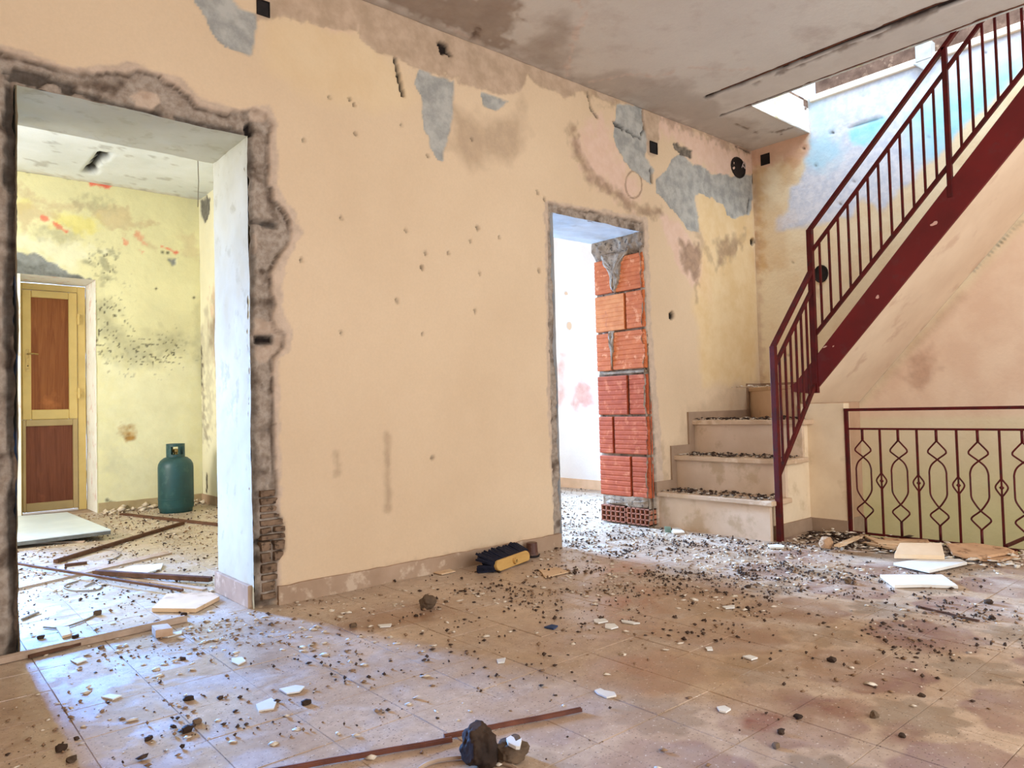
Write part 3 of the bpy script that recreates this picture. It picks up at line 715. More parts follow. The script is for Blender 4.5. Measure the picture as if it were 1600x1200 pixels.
# ================================================================== LEFT ROOM
FY = 7.50; LX = 2.40; LCZ = 3.02
def Fw(pts): return [tuple(PL(1, FY, x, y)[[0, 2]]) for x, y in pts]
def fl_layers(u, v):
    m = lambda pts, **k: mask(u, v, Fw(pts), **k)
    ln = lambda pts, wd, **k: line_mask(u, v, Fw(pts), wd, **k)
    q = lambda pts: [(20+x/4.8, 280+y/4.8) for x, y in pts]
    red = MX(m(q([(570,20),(640,10),(735,45),(730,75),(680,70),(600,65)]), jit=0.03, soft=0.01, sc=14), m(q([(205,280),(260,285),(350,330),(410,385),(400,400),(330,370),(280,330)]), jit=0.04, soft=0.01, sc=14)*0.85,
             m(q([(1115,500),(1190,520),(1245,550),(1220,580),(1160,530)]), jit=0.02, soft=0.01, sc=14), m(q([(890,400),(980,430),(985,480),(940,450)]), jit=0.04, soft=0.015)*0.5,
             m(q([(830,450),(860,470),(850,500),(830,490)]), jit=0.02, soft=0.01)*0.6, m(q([(790,520),(815,530),(805,560)]), jit=0.02, soft=0.01)*0.6, m(q([(950,530),(985,540),(970,560)]), jit=0.02, soft=0.01)*0.6)
    tan = MX(m(q([(40,200),(200,190),(330,270),(200,330),(40,380)]), jit=0.06, soft=0.03)*0.6, m(q([(560,260),(640,210),(860,215),(900,330),(1090,320),(880,360),(880,410),(760,380),(680,330)]), jit=0.05, soft=0.02)*0.6,
             m(q([(860,400),(1000,430),(1060,520),(960,470)]), jit=0.05, soft=0.03)*0.5, m(q([(1280,420),(1380,430),(1380,580),(1290,560)]), jit=0.05, soft=0.03)*0.4,
             ln(q([(40,60),(150,150),(330,210),(560,190)]), 0.03, jit=0.04, soft=0.03)*0.6)
    yelw = MX(m(q([(350,250),(640,290),(660,400),(480,420),(300,330)]), jit=0.06, soft=0.04)*0.8, m(q([(40,130),(140,140),(120,210),(40,230)]), jit=0.05, soft=0.03)*0.6)
    mould = MX(ln([(163,492),(172,520),(195,545),(230,552),(262,535)], 0.10, jit=0.10, soft=0.10, sc=9)*0.55, ln([(166,500),(180,530),(205,552),(250,555)], 0.04, jit=0.08, soft=0.06, sc=16)*0.6,
               m(q([(640,540),(740,540),(720,640),(760,700),(700,720),(620,640)]), jit=0.10, soft=0.03, sc=20)*0.7, ln(q([(550,620),(610,650)]), 0.02, jit=0.03, soft=0.02)*0.6,
               ln(q([(230,400),(440,440)]), 0.05, jit=0.06, soft=0.05)*0.45, ln(q([(500,170),(700,200)]), 0.04, jit=0.06, soft=0.04)*0.4, ln(q([(680,700),(690,790)]), 0.02, jit=0.04, soft=0.02)*0.5,
               m([(165,700),(185,690),(185,740),(168,745)], jit=0.1, soft=0.1)*0.25, ln([(240,535),(312,535)], 0.03, jit=0.06, soft=0.05)*0.3,
               ln([(309,560),(309,480)], 0.03, jit=0.03, soft=0.03)*0.25)
    sp = fbm(u, v, 42, 77, 2)
    speck = np.clip((sp-0.36)*6, 0, 1)*MX(ln([(163,492),(172,520),(195,545),(225,555),(262,548)], 0.16, jit=0.1, soft=0.1), m(q([(560,520),(760,520),(760,760),(600,700)]), jit=0.1, soft=0.1))
    grey = MX(m([(20,390),(33,393),(52,400),(56,396),(80,410),(110,428),(141,436),(130,438),(20,434)], jit=0.02, soft=0.008), m(q([(1160,590),(1235,590),(1225,630),(1195,650),(1165,625)]), jit=0.02, soft=0.01))
    gdk = m([(20,405),(60,415),(95,427),(135,434),(140,438),(20,430)], jit=0.03, soft=0.012)*0.8
    rust = m(disc(202, 679, 9, ry=10), jit=0.06, soft=0.05)*0.9
    dark = MX(m(disc(254, 394, 3), jit=0.01, soft=0.01), m(disc(262, 395, 3), jit=0.01, soft=0.01), m(disc(244, 451, 1.6), soft=0.008, jit=0), m(disc(303, 465, 1.8), soft=0.008, jit=0),
              ln([(160,778),(170,784),(190,788)], 0.008, jit=0.02, soft=0.006)*0.7, ln([(25,264),(50,268)], 0.012, jit=0.02, soft=0.008)*0.7, ln([(100,275),(125,280)], 0.012, jit=0.02, soft=0.008)*0.6)
    pale = MX(m(q([(40,430),(500,480),(720,540),(560,560),(440,700),(170,540),(40,520)]), jit=0.06, soft=0.04)*0.6, m([(160,560),(305,560),(305,790),(160,790)], jit=0.2, soft=0.2)*0.35)
    return dict(yelw=yelw, pale=pale, tan=tan, red=red, mould=mould, speck=speck, grey=grey, gdk=gdk, rust=rust, dark=dark)
mat_far = layered('yellow_green_plaster', (232,226,178), (220,214,168), [
    ('yelw', (232,222,140), (222,210,128), 6),
    ('pale', (236,234,208), (226,224,196), 6),
    ('tan', (206,182,142), (192,170,134), 8),
    ('red', (226,104,82), (232,134,110), 12),
    ('mould', (160,156,128), (136,132,108), 20),
    ('speck', (96,92,76), (80,76,62), 30),
    ('grey', (150,152,148), (134,136,132), 16),
    ('gdk', (98,98,92), (120,120,114), 30),
    ('rust', (180,126,40), (150,104,40), 20),
    ('dark', (48,44,34), (36,32,26), 30)], bstr=0.5, bscale=22, mottled=3)
DRX, DRZ, DRY = 1.475, 2.125, 7.95
wall_far = grid('wall_far', span(0.42, LX, 0.012, (DRX,)), span(-0.01, LCZ, 0.012, (DRZ,)), lambda x, z: ~((x < DRX) & (x > 0.5) & (z < DRZ)),
     lambda u, v, d: (u, FY+d, v), mat_far, fl_layers, lambda u, v, L: 0.006*fbm(u, v, 4, 91)+0.002*fbm(u, v, 18, 93)+0.01*L['grey']+0.003*L['tan'])
b = MB(); wall_hole(b, 1, FY+0.01, 0.4, -1.9, 0.5, -0.01, LCZ, -0.7, 0.42, 0.75, 2.35); b.build('masonry', mat_reveal, wall_far)
b = MB(); b.box(DRX+0.02, FY+0.02, 0, LX+0.1, DRY+0.1, LCZ); b.box(0.5, FY+0.02, DRZ+0.02, DRX+0.02, DRY+0.1, LCZ); b.build('masonry', plain_peach, wall_far)
mat_wr = simple('white_reveal_plaster', (240,238,228), (228,226,212), 6, bmp=0.2, c3=(222,200,186), s3=9)
sheet('reveal', 0, DRX, FY-0.004, DRY, 0, DRZ, mat_wr, wall_far, seed=21)
sheet('reveal', 2, DRZ, 0.5, DRX, FY-0.004, DRY, mat_wr, wall_far, seed=22)
b = MB(); b.box(0.48, FY, 0, 0.9, DRY, DRZ); b.build('masonry', mat_wr, wall_far)

# panelled door in the deep reveal
mat_dfr = simple('cream_yellow_door_frame', (228,198,124), (214,184,112), 4, rough=0.5, bmp=0.1, spec=0.4)
mat_dlo = simple('tan_door_frame', (196,170,118), (184,158,108), 4, rough=0.5, bmp=0.1, spec=0.4)
def wood_mat(name, c1, c2, axis=2, sc=14):
    m, nt, b = newmat(name); co = N(nt, 'ShaderNodeTexCoord').outputs['Object']
    mp = N(nt, 'ShaderNodeMapping'); nt.links.new(co, mp.inputs[0])
    s = [sc*2.2]*3; s[axis] = sc*0.12; mp.inputs['Scale'].default_value = s
    col = mixc(nt, noise_fac(nt, 1.0, 0.35, 0.65, coord=mp.outputs[0], detail=8, dist=1.2), lin(c1), lin(c2))
    col = mixc(nt, noise_fac(nt, 2.6, 0.60, 0.7, coord=co), col, lin([min(255, v*1.15) for v in c1]))
    nt.links.new(col, b.inputs['Base Color']); b.inputs['Roughness'].default_value = 0.55
    bump(nt, b, 1.0, 0.15, 0.002, coord=mp.outputs[0]); return m
mat_ply = wood_mat('reddish_plywood', (164,102,58), (136,78,42))
mat_ply2 = wood_mat('dark_reddish_plywood', (138,82,58), (114,64,44))
dr = bpy.data.objects.new('door_1', None); C.objects.link(dr); dr['kind'] = 'structure'; dr.location = (1.2, DRY-0.05, 0)
tag(dr, 'cream framed door with two brown wood panels in the far room', None)
dy = DRY-0.04
b = MB(); b.box(0.905, dy, 0, 0.96, dy+0.06, 2.115); b.box(1.40, dy, 0, 1.468, dy+0.06, 2.115); b.box(0.96, dy, 2.055, 1.40, dy+0.06, 2.115)
b.build('outer_frame', mat_dfr, dr, bevel=0.005)
b = MB(); y = dy-0.02
b.box(0.96, y, 0.86, 1.028, dy+0.04, 2.05); b.box(1.325, y, 0.86, 1.395, dy+0.04, 2.05); b.box(1.028, y, 1.985, 1.325, dy+0.04, 2.05); b.box(1.028, y, 0.86, 1.325, dy+0.04, 0.95)
b.build('upper_sash', mat_dfr, dr, bevel=0.008)
b = MB(); b.box(0.96, y+.005, 0.02, 0.985, dy+0.04, 0.86); b.box(1.355, y+.005, 0.02, 1.395, dy+0.04, 0.86); b.box(0.985, y+.005, 0.80, 1.355, dy+0.04, 0.86); b.box(0.985, y+.005, 0.02, 1.355, dy+0.04, 0.10)
b.build('lower_sash', mat_dlo, dr, bevel=0.006)
b = MB(); b.box(1.02, dy+0.005, 0.94, 1.335, dy+0.03, 1.99); b.build('panel', mat_ply, dr)
b = MB(); b.box(0.98, dy+0.005, 0.09, 1.36, dy+0.03, 0.81); b.build('panel', mat_ply2, dr)
mat_brass = simple('tarnished_brass', (190,160,100), (150,120,70), 30, rough=0.4, metal=0.8, bmp=0.1)
for z in (1.80, 1.10):
    b = MB(); b.tube([(1.405, y-0.006, z-0.05), (1.405, y-0.006, z+0.05)], 0.012, 8); b.box(1.38, y-0.004, z-0.012, 1.43, y+0.004, z+0.012); b.build('hinge', mat_dfr, dr)
b = MB(); b.box(0.985, y-0.006, 1.30, 1.012, y, 1.50); b.tube([(1.0, y, 1.46), (1.0, y-0.045, 1.46), (1.04, y-0.05, 1.46), (1.075, y-0.048, 1.455)], 0.008, 8); o = b.build('handle', mat_brass, dr, label='small tarnished brass lever handle')
b = MB(); b.lathe([(0.006, 0), (0.006, 0.001)], 10); o = b.build('keyhole', simple('keyhole_black', (20,16,14), (14,12,10), bmp=0), dr); o.rotation_euler = (math.pi/2, 0, 0); o.location = (1.0-1.2, (y-0.0065)-(DRY-0.05), 1.35)
o.matrix_parent_inverse = Matrix.Identity(4)

# right side wall of the left room, its far wall skirting, ceiling
def Lw(pts): return [tuple(PL(0, LX, x, y)[[1, 2]]) for x, y in pts]
def lw_layers(u, v):
    m = lambda pts, **k: mask(u, v, Lw(pts), **k); ln = lambda pts, wd, **k: line_mask(u, v, Lw(pts), wd, **k)
    mould = MX(m([(314,560),(320,520),(335,480),(345,470),(346,500),(340,560),(325,570)], jit=0.2, soft=0.12, sc=6)*0.7, ln([(315,560),(318,660),(322,680)], 0.05, jit=0.1, soft=0.06)*0.7,
               ln([(326,590),(330,650)], 0.09, jit=0.2, soft=0.1)*0.35)
    grey = m([(313,312),(320,306),(327,308),(327,335),(320,352),(313,335)], jit=0.04, soft=0.01)
    dark = MX(ln([(315,540),(315,600)], 0.02, jit=0.03, soft=0.01)*0.8, ln([(323,740),(323,768)], 0.012, jit=0.02, soft=0.01))
    pinkp = m([(330,470),(346,440),(346,540),(336,560)], jit=0.15, soft=0.1)*0.5
    return dict(pinkp=pinkp, mould=mould, grey=grey, dark=dark)
mat_lw = layered('pale_yellow_plaster', (236,230,200), (224,218,188), [('pinkp', (206,160,140), (190,150,130), 10), ('mould', (150,136,116), (124,110,94), 14), ('grey', (128,124,114), (106,102,94), 20), ('dark', (60,46,38), (50,40,32), 20)], bstr=0.4, bscale=24, mottled=2)
wall_side = grid('wall_partition', span(WY+WD, FY, 0.02), span(-0.01, LCZ, 0.02), lambda a, b_: np.ones(a.shape, bool), lambda u, v, d: (LX+d, u, v), mat_lw, lw_layers, lambda u, v, L: 0.006*fbm(u, v, 3, 95)+0.012*L['grey'])
b = MB(); b.box(LX+0.04, WY+WD, 0, LX+0.14, FY+.4, LCZ); b.build('masonry', plain_peach, wall_side)
def slot_layers(u, v):
    s = [tuple(FL(x, y, LCZ)[[0, 1]]) for x, y in [(155,239),(170,239),(146,273),(129,271)]]
    fl_ = lambda pts: [tuple(FL(x, y, LCZ)[[0, 1]]) for x, y in pts]
    return dict(slot=mask(u, v, s, soft=0.01, jit=0.02, sc=8), spk=np.clip((fbm(u, v, 9, 55, 3)-0.42)*9, 0, 1)*0.45,
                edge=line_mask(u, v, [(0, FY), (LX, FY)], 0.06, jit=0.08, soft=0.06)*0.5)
mat_lc = layered('white_room_ceiling', (228,232,232), (214,218,214), [('edge', (196,180,146), (184,166,136), 10), ('spk', (150,146,132), (130,124,112), 20), ('slot', (44,38,32), (28,24,20), 20)], bstr=0.3, bscale=14, mottled=2)
ceil2 = grid('ceiling', span(-1.9, LX, 0.03), span(WY+WD, FY, 0.03), lambda a, b_: np.ones(a.shape, bool), lambda u, v, d: (u, v, LCZ+d), mat_lc, slot_layers, lambda u, v, L: 0.006*fbm(u, v, 3, 96)+0.06*L['slot'])
b = MB(); b.box(-2.0, WY+WD, LCZ+0.1, LX+0.1, 8.1, LCZ+0.25); b.build('slab', mat_lc, ceil2)
b = MB(); wall_hole(b, 0, -1.9, 0.1, WY+WD, FY+.4, -0.01, LCZ+.1, 4.6, 6.2, 0.9, 2.5); b.build('wall_left_room', mat_reveal, None, kind='structure')  # unseen side opening added for the left room fill
b = MB(); b.box(-1.9, WY+WD-0.02, 0, D1[0]-0.002, WY+WD+0.01, LCZ+.1); b.box(D1[1], WY+WD-0.02, 0, LX, WY+WD+0.01, LCZ+.1); b.box(D1[0]-.002, WY+WD-0.02, D1[2], D1[1], WY+WD+0.01, LCZ+.1)
b.build('wall_room_side', mat_reveal, None, kind='structure')
skirt('baseboard_far', DRX+0.01, LX, FY, 0.085, simple('far_skirting', (186,166,128), (168,148,112), 6, bmp=0.2))
b = MB(); b.box(LX-0.014, WY+WD+.02, -0.01, LX+0.01, FY, 0.085); b.build('baseboard_partition', mat_base, None, kind='structure')

# ================================================================== SIDE ROOM behind the narrow doorway
def sr_layers(u, v):
    q = lambda pts: [tuple(PL(0, RX+.045, x, y)[[1, 2]]) for x, y in pts]
    return dict(pk=MX(mask(u, v, q([(895,600),(918,595),(930,620),(915,632),(896,622)]), soft=0.05, jit=0.12, sc=8)*0.6, mask(u, v, q([(876,560),(884,570),(883,620),(876,625)]), soft=0.05, jit=0.1, sc=8)*0.5),
                dark=MX(mask(u, v, q(disc(889, 509, 3.6, ry=5)), soft=0.01, jit=0.01), mask(u, v, q(disc(884, 458, 1.8)), soft=0.01, jit=0)))
mat_sr = layered('bright_white_plaster_wall', (240,232,222), (230,220,210), [('pk', (206,120,104), (220,156,140), 16), ('dark', (52,44,38), (40,34,30), 20)], bstr=0.2, mottled=1.5)
wsr = grid('wall_side_room', span(WY+WD, 7.6, 0.02), span(-0.01, CZ, 0.02), lambda a, b_: np.ones(a.shape, bool), lambda u, v, d: (RX+.045+d, u, v), mat_sr, sr_layers, lambda u, v, L: 0.004*fbm(u, v, 3, 97)+0.02*L['dark'])
b = MB(); b.box(RX+0.03, WY+WD, -0.01, RX+0.046, 7.6, 0.09); b.build('baseboard_side_room', simple('pale_tan_skirting', (222,184,148), (208,170,134), 6, bmp=0.2), None, kind='structure')
b = MB(); wall_hole(b, 1, 7.6, 0.2, LX+.14, RX+.15, -0.01, CZ+.3, 2.75, 4.15, 0.6, 2.4); b.build('wall_side_room_back', mat_white_room, None, kind='structure')
b = MB(); b.box(LX+.14, WY+WD, CZ+0.02, RX+.15, 7.8, CZ+0.2); b.build('ceiling', mat_white_room, None, kind='structure')
b = MB(); b.box(LX+.14, WY+WD-.02, 0, D2[0]-.002, WY+WD+.01, CZ+.02); b.box(D2[1]+.12, WY+WD-.02, 0, RX+.05, WY+WD+.01, CZ+.02); b.box(D2[0]-.002, WY+WD-.02, D2[2], D2[1]+.12, WY+WD+.01, CZ+.02)
b.build('wall_room_side', mat_white_room, None, kind='structure')
b = MB(); b.box(-1.9, FY+.4, -.1, 2.4, FY+.42, -.0); b.build('trim_2', mat_sub, None, kind='structure')

# ================================================================== STAIRCASE
SY = 2.352
mat_marb = simple('worn_beige_marble', (208,176,142), (188,156,122), 4, rough=0.55, bmp=0.12, c3=(222,196,166), s3=9, spec=0.4)
mat_riser = simple('stained_marble_riser', (218,190,160), (204,174,142), 3, rough=0.6, bmp=0.1, c3=(190,160,126), s3=5, spec=0.35)
mat_sidep = simple('cream_stair_side_plaster', (228,204,168), (216,190,154), 4, bmp=0.3, c3=(204,178,142), s3=5)
st = thing('staircase', 'beige marble corner staircase beside the bare brick doorway, with a dark red stringer', 'stairs', (4.6, 2.8, 0))
zs = [0.247, 0.485, 0.728]; xs = [4.085, 4.285, 4.515]
TH = 0.032
for i, (x, z) in enumerate(zip(xs, zs)):
    xe = xs[i+1] if i < 2 else 4.64
    b = MB(); b.box(x+0.012, SY+0.012, (zs[i-1] if i else -0.005), x+0.04, WY, z-TH); b.build('riser', mat_riser, st, bevel=0.002)
    b = MB()
    if i < 2: b.box(x-0.018, SY-0.02, z-TH, xe+0.03, WY, z)
    else: b.prism([(x-0.018,SY-0.02),(4.66,SY-0.02),(4.66,2.45),(5.30,WY),(x-0.018,WY)], z-TH, z)
    b.build('tread', mat_marb, st, bevel=0.006)
# body under the steps: plastered side and end panel to the balustrade
b = MB(); b.box(xs[0]+0.04, SY+0.025, -0.005, 4.64, WY, zs[0]-TH); b.box(xs[1]+0.04, SY+0.025, zs[0]-TH, 4.64, WY, zs[1]-TH); b.box(xs[2]+0.04, SY+0.025, zs[1]-TH, 4.64, WY, zs[2]-TH)
b.prism([(4.64,2.42),(5.475,2.5),(5.475,WY),(4.64,WY)], 0.4, zs[2]-TH-0.002)
b.build('stair_side', mat_sidep, st)
b = MB(); b.box(4.625, 2.13, -0.005, 4.70, 2.42, 0.83); b.build('end_panel', mat_sidep, st, bevel=0.003)
b = MB(); b.box(4.625-.0, 2.13, -0.15, 4.70, 2.42, -0.005); b.build('end_panel_foot', mat_sidep, st)
# winder: riser, tread
b = MB(); b.prism([(4.66,2.47),(5.30,WY),(5.34,WY),(4.70,2.47)], zs[2], 0.965-TH); b.build('riser', mat_riser, st)
b = MB(); b.prism([(4.645,2.44),(5.285,WY),(RX-.01,WY),(RX-.01,2.44)], 0.965-TH, 0.965); b.build('tread', mat_marb, st, bevel=0.005)
b = MB(); b.prism([(4.70,2.45),(5.34,WY-.01),(RX-.01,WY-.01),(RX-.01,2.45)], zs[2]-.01, 0.965-TH-.001); b.build('winder_core', mat_sidep, st)
# flight two, rising toward the viewer along the right wall
for k in range(9):
    z = 0.965+0.24*(k+1); y = 2.257-0.2115*k
    b = MB(); b.box(4.669, y-0.155, z-TH, RX-.005, y+0.006, z); b.build('tread', mat_marb, st)
    b = MB(); b.box(4.669, y-0.02, z-0.185, RX-.005, y, z-TH); b.build('riser', mat_riser, st)
sl = 1.095
def sp(y): return 0.917+sl*(2.322-y)      # underside line at the stringer
yt = 0.35
mat_soff = simple('pinkish_soffit_plaster', (232,206,174), (222,194,162), 3, bmp=0.3, c3=(214,182,152), s3=4)
b = MB(); n = 30
ys = [2.40-(2.40-yt)*i/n for i in range(n+1)]
vs = []; fs = []
for y in ys:
    z = sp(y)+0.003
    vs += [(4.665, y, z), (RX-.003, y, z), (4.665, y, z+0.05), (RX-.003, y, z+0.05)]
for i in range(n):
    a = i*4; fs += [(a,a+4,a+5,a+1),(a+2,a+3,a+7,a+6),(a,a+2,a+6,a+4)]
fs += [(0,1,3,2), (n*4,n*4+2,n*4+3,n*4+1)]
b.add(vs, fs); b.build('soffit', mat_soff, st)
mat_red = simple('dark_red_paint', (106,16,14), (90,14,12), 5, rough=0.55, bmp=0.12, c3=(96,30,28), s3=12, spec=0.4)
mat_redrail = simple('dark_red_iron_paint', (88,14,12), (66,12,10), 12, rough=0.55, bmp=0.15, c3=(60,28,24), s3=30, spec=0.25)
x0, x1 = 4.648, 4.668
poly = [(2.49,0.915),(2.50,0.955),(2.46,0.975),(yt,0.975+(2.46-yt)*1.135),(yt,sp(yt)),(2.322,0.917),(2.38,0.90)]
b = MB(); m_ = len(poly)
b.add([(x0,y,z) for y,z in poly]+[(x1,y,z) for y,z in poly], [tuple(range(m_)), tuple(range(2*m_-1,m_-1,-1))]+[(i,m_+i,m_+(i+1)%m_,(i+1)%m_) for i in range(m_)])
strg = b.build('stringer', mat_red, st, bevel=0.002, label='dark red painted sloping stringer with a few pale scuffs')
mat_scuff = simple('pale_scuff', (216,170,150), (196,150,134), 20, bmp=0)
for (x, y, rx, ry) in ((1459,350,6,3.5),(1371,464,3.5,3),(1289,542,4,1.2),(1302,541,2,1.5)):
    b = MB(); c = PL(0, x0-0.0008, x, y); pts = []
    for k in range(9):
        a = k*2*math.pi/9; s = rb.uniform(0.6, 1.2)
        p = PL(0, x0-0.0008, x+rx*s*math.cos(a), y+ry*s*math.sin(a)-0.4*rx*s*math.cos(a)); pts.append(p)
    b.add(pts, [tuple(range(9))]); b.build('scuff', mat_scuff, strg)
# stepped skirting along wall
mat_sk2 = simple('grey_stepped_skirting', (164,136,110), (146,120,96), 6, bmp=0.25)
t2 = 0.014
sk = [(4.06,0.247),(4.29,0.247),(4.29,0.485),(4.52,0.485),(4.52,0.728),(5.30,0.728),(5.30,0.965),(RX,0.965),(RX,1.0),(5.262,1.0),(5.262,0.79),(4.455,0.79),(4.455,0.555),(4.24,0.555),(4.24,0.315),(4.06,0.315)]
m_ = len(sk); b = MB()
b.add([(x, WY-t2, z) for x, z in sk]+[(x, WY+.004, z) for x, z in sk], [tuple(range(m_))]+[(i_, m_+i_, m_+(i_+1)%m_, (i_+1)%m_) for i_ in range(m_)])
b.build('skirting', mat_sk2, st)
b = MB(); b.box(RX-t2, 2.6, 0.965, RX+.002, WY, 1.0); b.build('skirting', mat_sk2, st)
b = MB(); b.box(4.155, SY+0.011, 0, 4.622, SY+0.026, 0.085); b.build('skirting', mat_sk2, st)
b = MB(); b.box(4.612, 2.13, 0, 4.626, 2.376, 0.085); b.build('skirting', mat_sk2, st)

# ---- red stair railing
ra = thing('stair_railing', 'dark red iron stair railing with square posts climbing beside the marble steps', 'railing', (4.13, SY-.03, 0))
RY = SY-0.028; RXX = 4.660
PA = (4.135, RY); PB = (RXX, 2.325); PC = (RXX, 1.478)
b = MB(); b.box(PA[0]-.017, PA[1]-.017, 0, PA[0]+.017, PA[1]+.017, 1.19); b.build('post', mat_redrail, ra, bevel=0.002)
b = MB(); b.box(PB[0]-.020, PB[1]-.020, 0.90, PB[0]+.012, PB[1]+.018, 1.985); b.build('post', mat_redrail, ra, bevel=0.002)
b = MB(); b.box(PC[0]-.016, PC[1]-.014, 2.0, PC[0]+.012, PC[1]+.014, 2.88); b.build('post', mat_redrail, ra, bevel=0.002)
def rail(name, a, c, w_=0.03, h_=0.022, up=(0,0,1)): b = MB(); b.bar(a, c, w_, h_, up); return b.build(name, mat_redrail, ra, bevel=0.002)
rail('handrail', (PA[0]-.004, PA[1], 1.185), (PB[0]-.02, PB[1]-.002, 1.70), 0.032, 0.022)
rail('rail', (PA[0], PA[1], 1.06), (PB[0]-.02, PB[1]-.002, 1.575), 0.02, 0.022)
rail('rail', (PA[0]+.01, PA[1], 0.40), (PB[0]+.01, PB[1], 0.98), 0.02, 0.028)
g = 1.052
rail('handrail', (RXX, 2.335, 1.975), (RXX, 0.30, 1.975+(2.335-0.30)*1.06), 0.032, 0.024)
rail('rail', (RXX, 2.325, 1.832), (RXX, 0.30, 1.832+(2.325-.30)*1.075), 0.02, 0.022)
rail('rail', (RXX, 2.325, 1.275), (RXX, 0.30, 1.275+(2.325-.30)*1.083), 0.02, 0.024)
def baluster(x, y, z0, z1, r=0.0062, bars=ra, lab=None):
    b = MB(); b.box(x-r, y-r, z0, x+r, y+r, z1); o = b.build('baluster', mat_redrail, bars)
    if lab: o['label'] = lab
    return o
for k in range(6):
    f_ = (k+0.95)/7.0; x = PA[0]+(RXX-.02-PA[0])*f_
    baluster(x, PA[1], 0.40+(0.58)*f_, 1.06+0.515*f_, 0.0062, ra, 'rusty flaking iron baluster' if k == 4 else None)
yb = [2.264,2.200,2.136,2.070,2.005,1.939,1.873,1.807,1.741,1.676,1.610,1.546]+[1.411-0.063*k for k in range(18)]
for y in yb: baluster(RXX, y, 1.275+(2.325-y)*1.083, 1.832+(2.325-y)*1.075)

# ---- balustrade guarding the descending flight
ba = thing('balustrade', 'low dark red wrought iron balustrade with diamond and oval scrolls over the stair pit', 'balustrade', (4.63, 2.12, 0))
BX = 4.63; YE = -0.4
b = MB(); b.box(BX-.011, 2.108, 0, BX+.011, 2.130, 0.795); b.build('post', mat_redrail, ba, bevel=0.002)
b = MB(); b.bar((BX,2.13,0.787),(BX,YE,0.787),0.03,0.018); b.build('top_rail', mat_redrail, ba, bevel=0.003)
b = MB(); b.bar((BX,2.13,0.667),(BX,YE,0.667),0.018,0.012); b.build('rail', mat_redrail, ba)
b = MB(); b.bar((BX,2.13,0.018),(BX,YE,0.018),0.018,0.012); b.build('rail', mat_redrail, ba)
def cr(pts, n=6):
    out = []; P = [Vector(p) for p in pts]; P = [P[0]*2-P[1]]+P+[P[-1]*2-P[-2]]
    for i in range(1, len(P)-2):
        for k in range(n):
            t = k/n; a, b_, c, d = P[i-1], P[i], P[i+1], P[i+2]
            out.append(0.5*((2*b_)+(c-a)*t+(2*a-5*b_+4*c-d)*t*t+(3*b_-a-3*c+d)*t**3))
    out.append(P[-2]); return out
scroll_me = None; plain_me = None
half = [(0,.600),(.018,.580),(.045,.548),(.049,.536),(.044,.525),(0,.490),(-.030,.460),(-.043,.425),(-.044,.39),(-.044,.32),(-.042,.285),(-.028,.255),(0,.215),(.040,.180),(.049,.166),(.044,.153),(.012,.120),(0,.106)]
for k in range(24):
    y = 2.024-0.1055*k
    if y < YE: break
    if k % 2 == 0:
        if scroll_me is None:
            b = MB()
            for s in (1, -1):
                b.tube([(0.0035*s, s*p.x, p.y) for p in cr([(a, z, 0) for a, z in half], 4)], 0.0048, 6)
            b.box(-.006,-.006,0.595,.006,.006,0.667); b.box(-.006,-.006,0.018,.006,.006,0.112)
            o = b.build('scroll', mat_redrail, ba, smooth=True); scroll_me = o.data
        else:
            o = bpy.data.objects.new('scroll', scroll_me); C.objects.link(o); o.parent = ba; 
        o.matrix_parent_inverse = Matrix.Identity(4); o.location = (0, y-2.12, 0)
    else:
        if plain_me is None:
            b = MB(); b.box(-.0055,-.0055,0.018,.0055,.0055,0.312); b.box(-.0055,-.0055,0.385,.0055,.0055,0.667); b.box(-.004,-.004,0.31,.004,.004,0.39)
            for s in (1, -1): b.tube([(0, s*p.x, p.y) for p in cr([(0,.398,0),(.010,.385,0),(.030,.350,0),(.010,.312,0),(0,.300,0)], 4)], 0.0045, 6)
            b.add([(0,-.013,.349),(0,.013,.349),(.013,0,.349),(-.013,0,.349),(0,0,.365),(0,0,.333)], [(0,3,4),(3,1,4),(1,2,4),(2,0,4),(3,0,5),(1,3,5),(2,1,5),(0,2,5)])
            o = b.build('baluster', mat_redrail, ba, smooth=False); plain_me = o.data
        else:
            o = bpy.data.objects.new('baluster', plain_me); C.objects.link(o); o.parent = ba
        o.matrix_parent_inverse = Matrix.Identity(4); o.location = (0, y-2.12, 0)

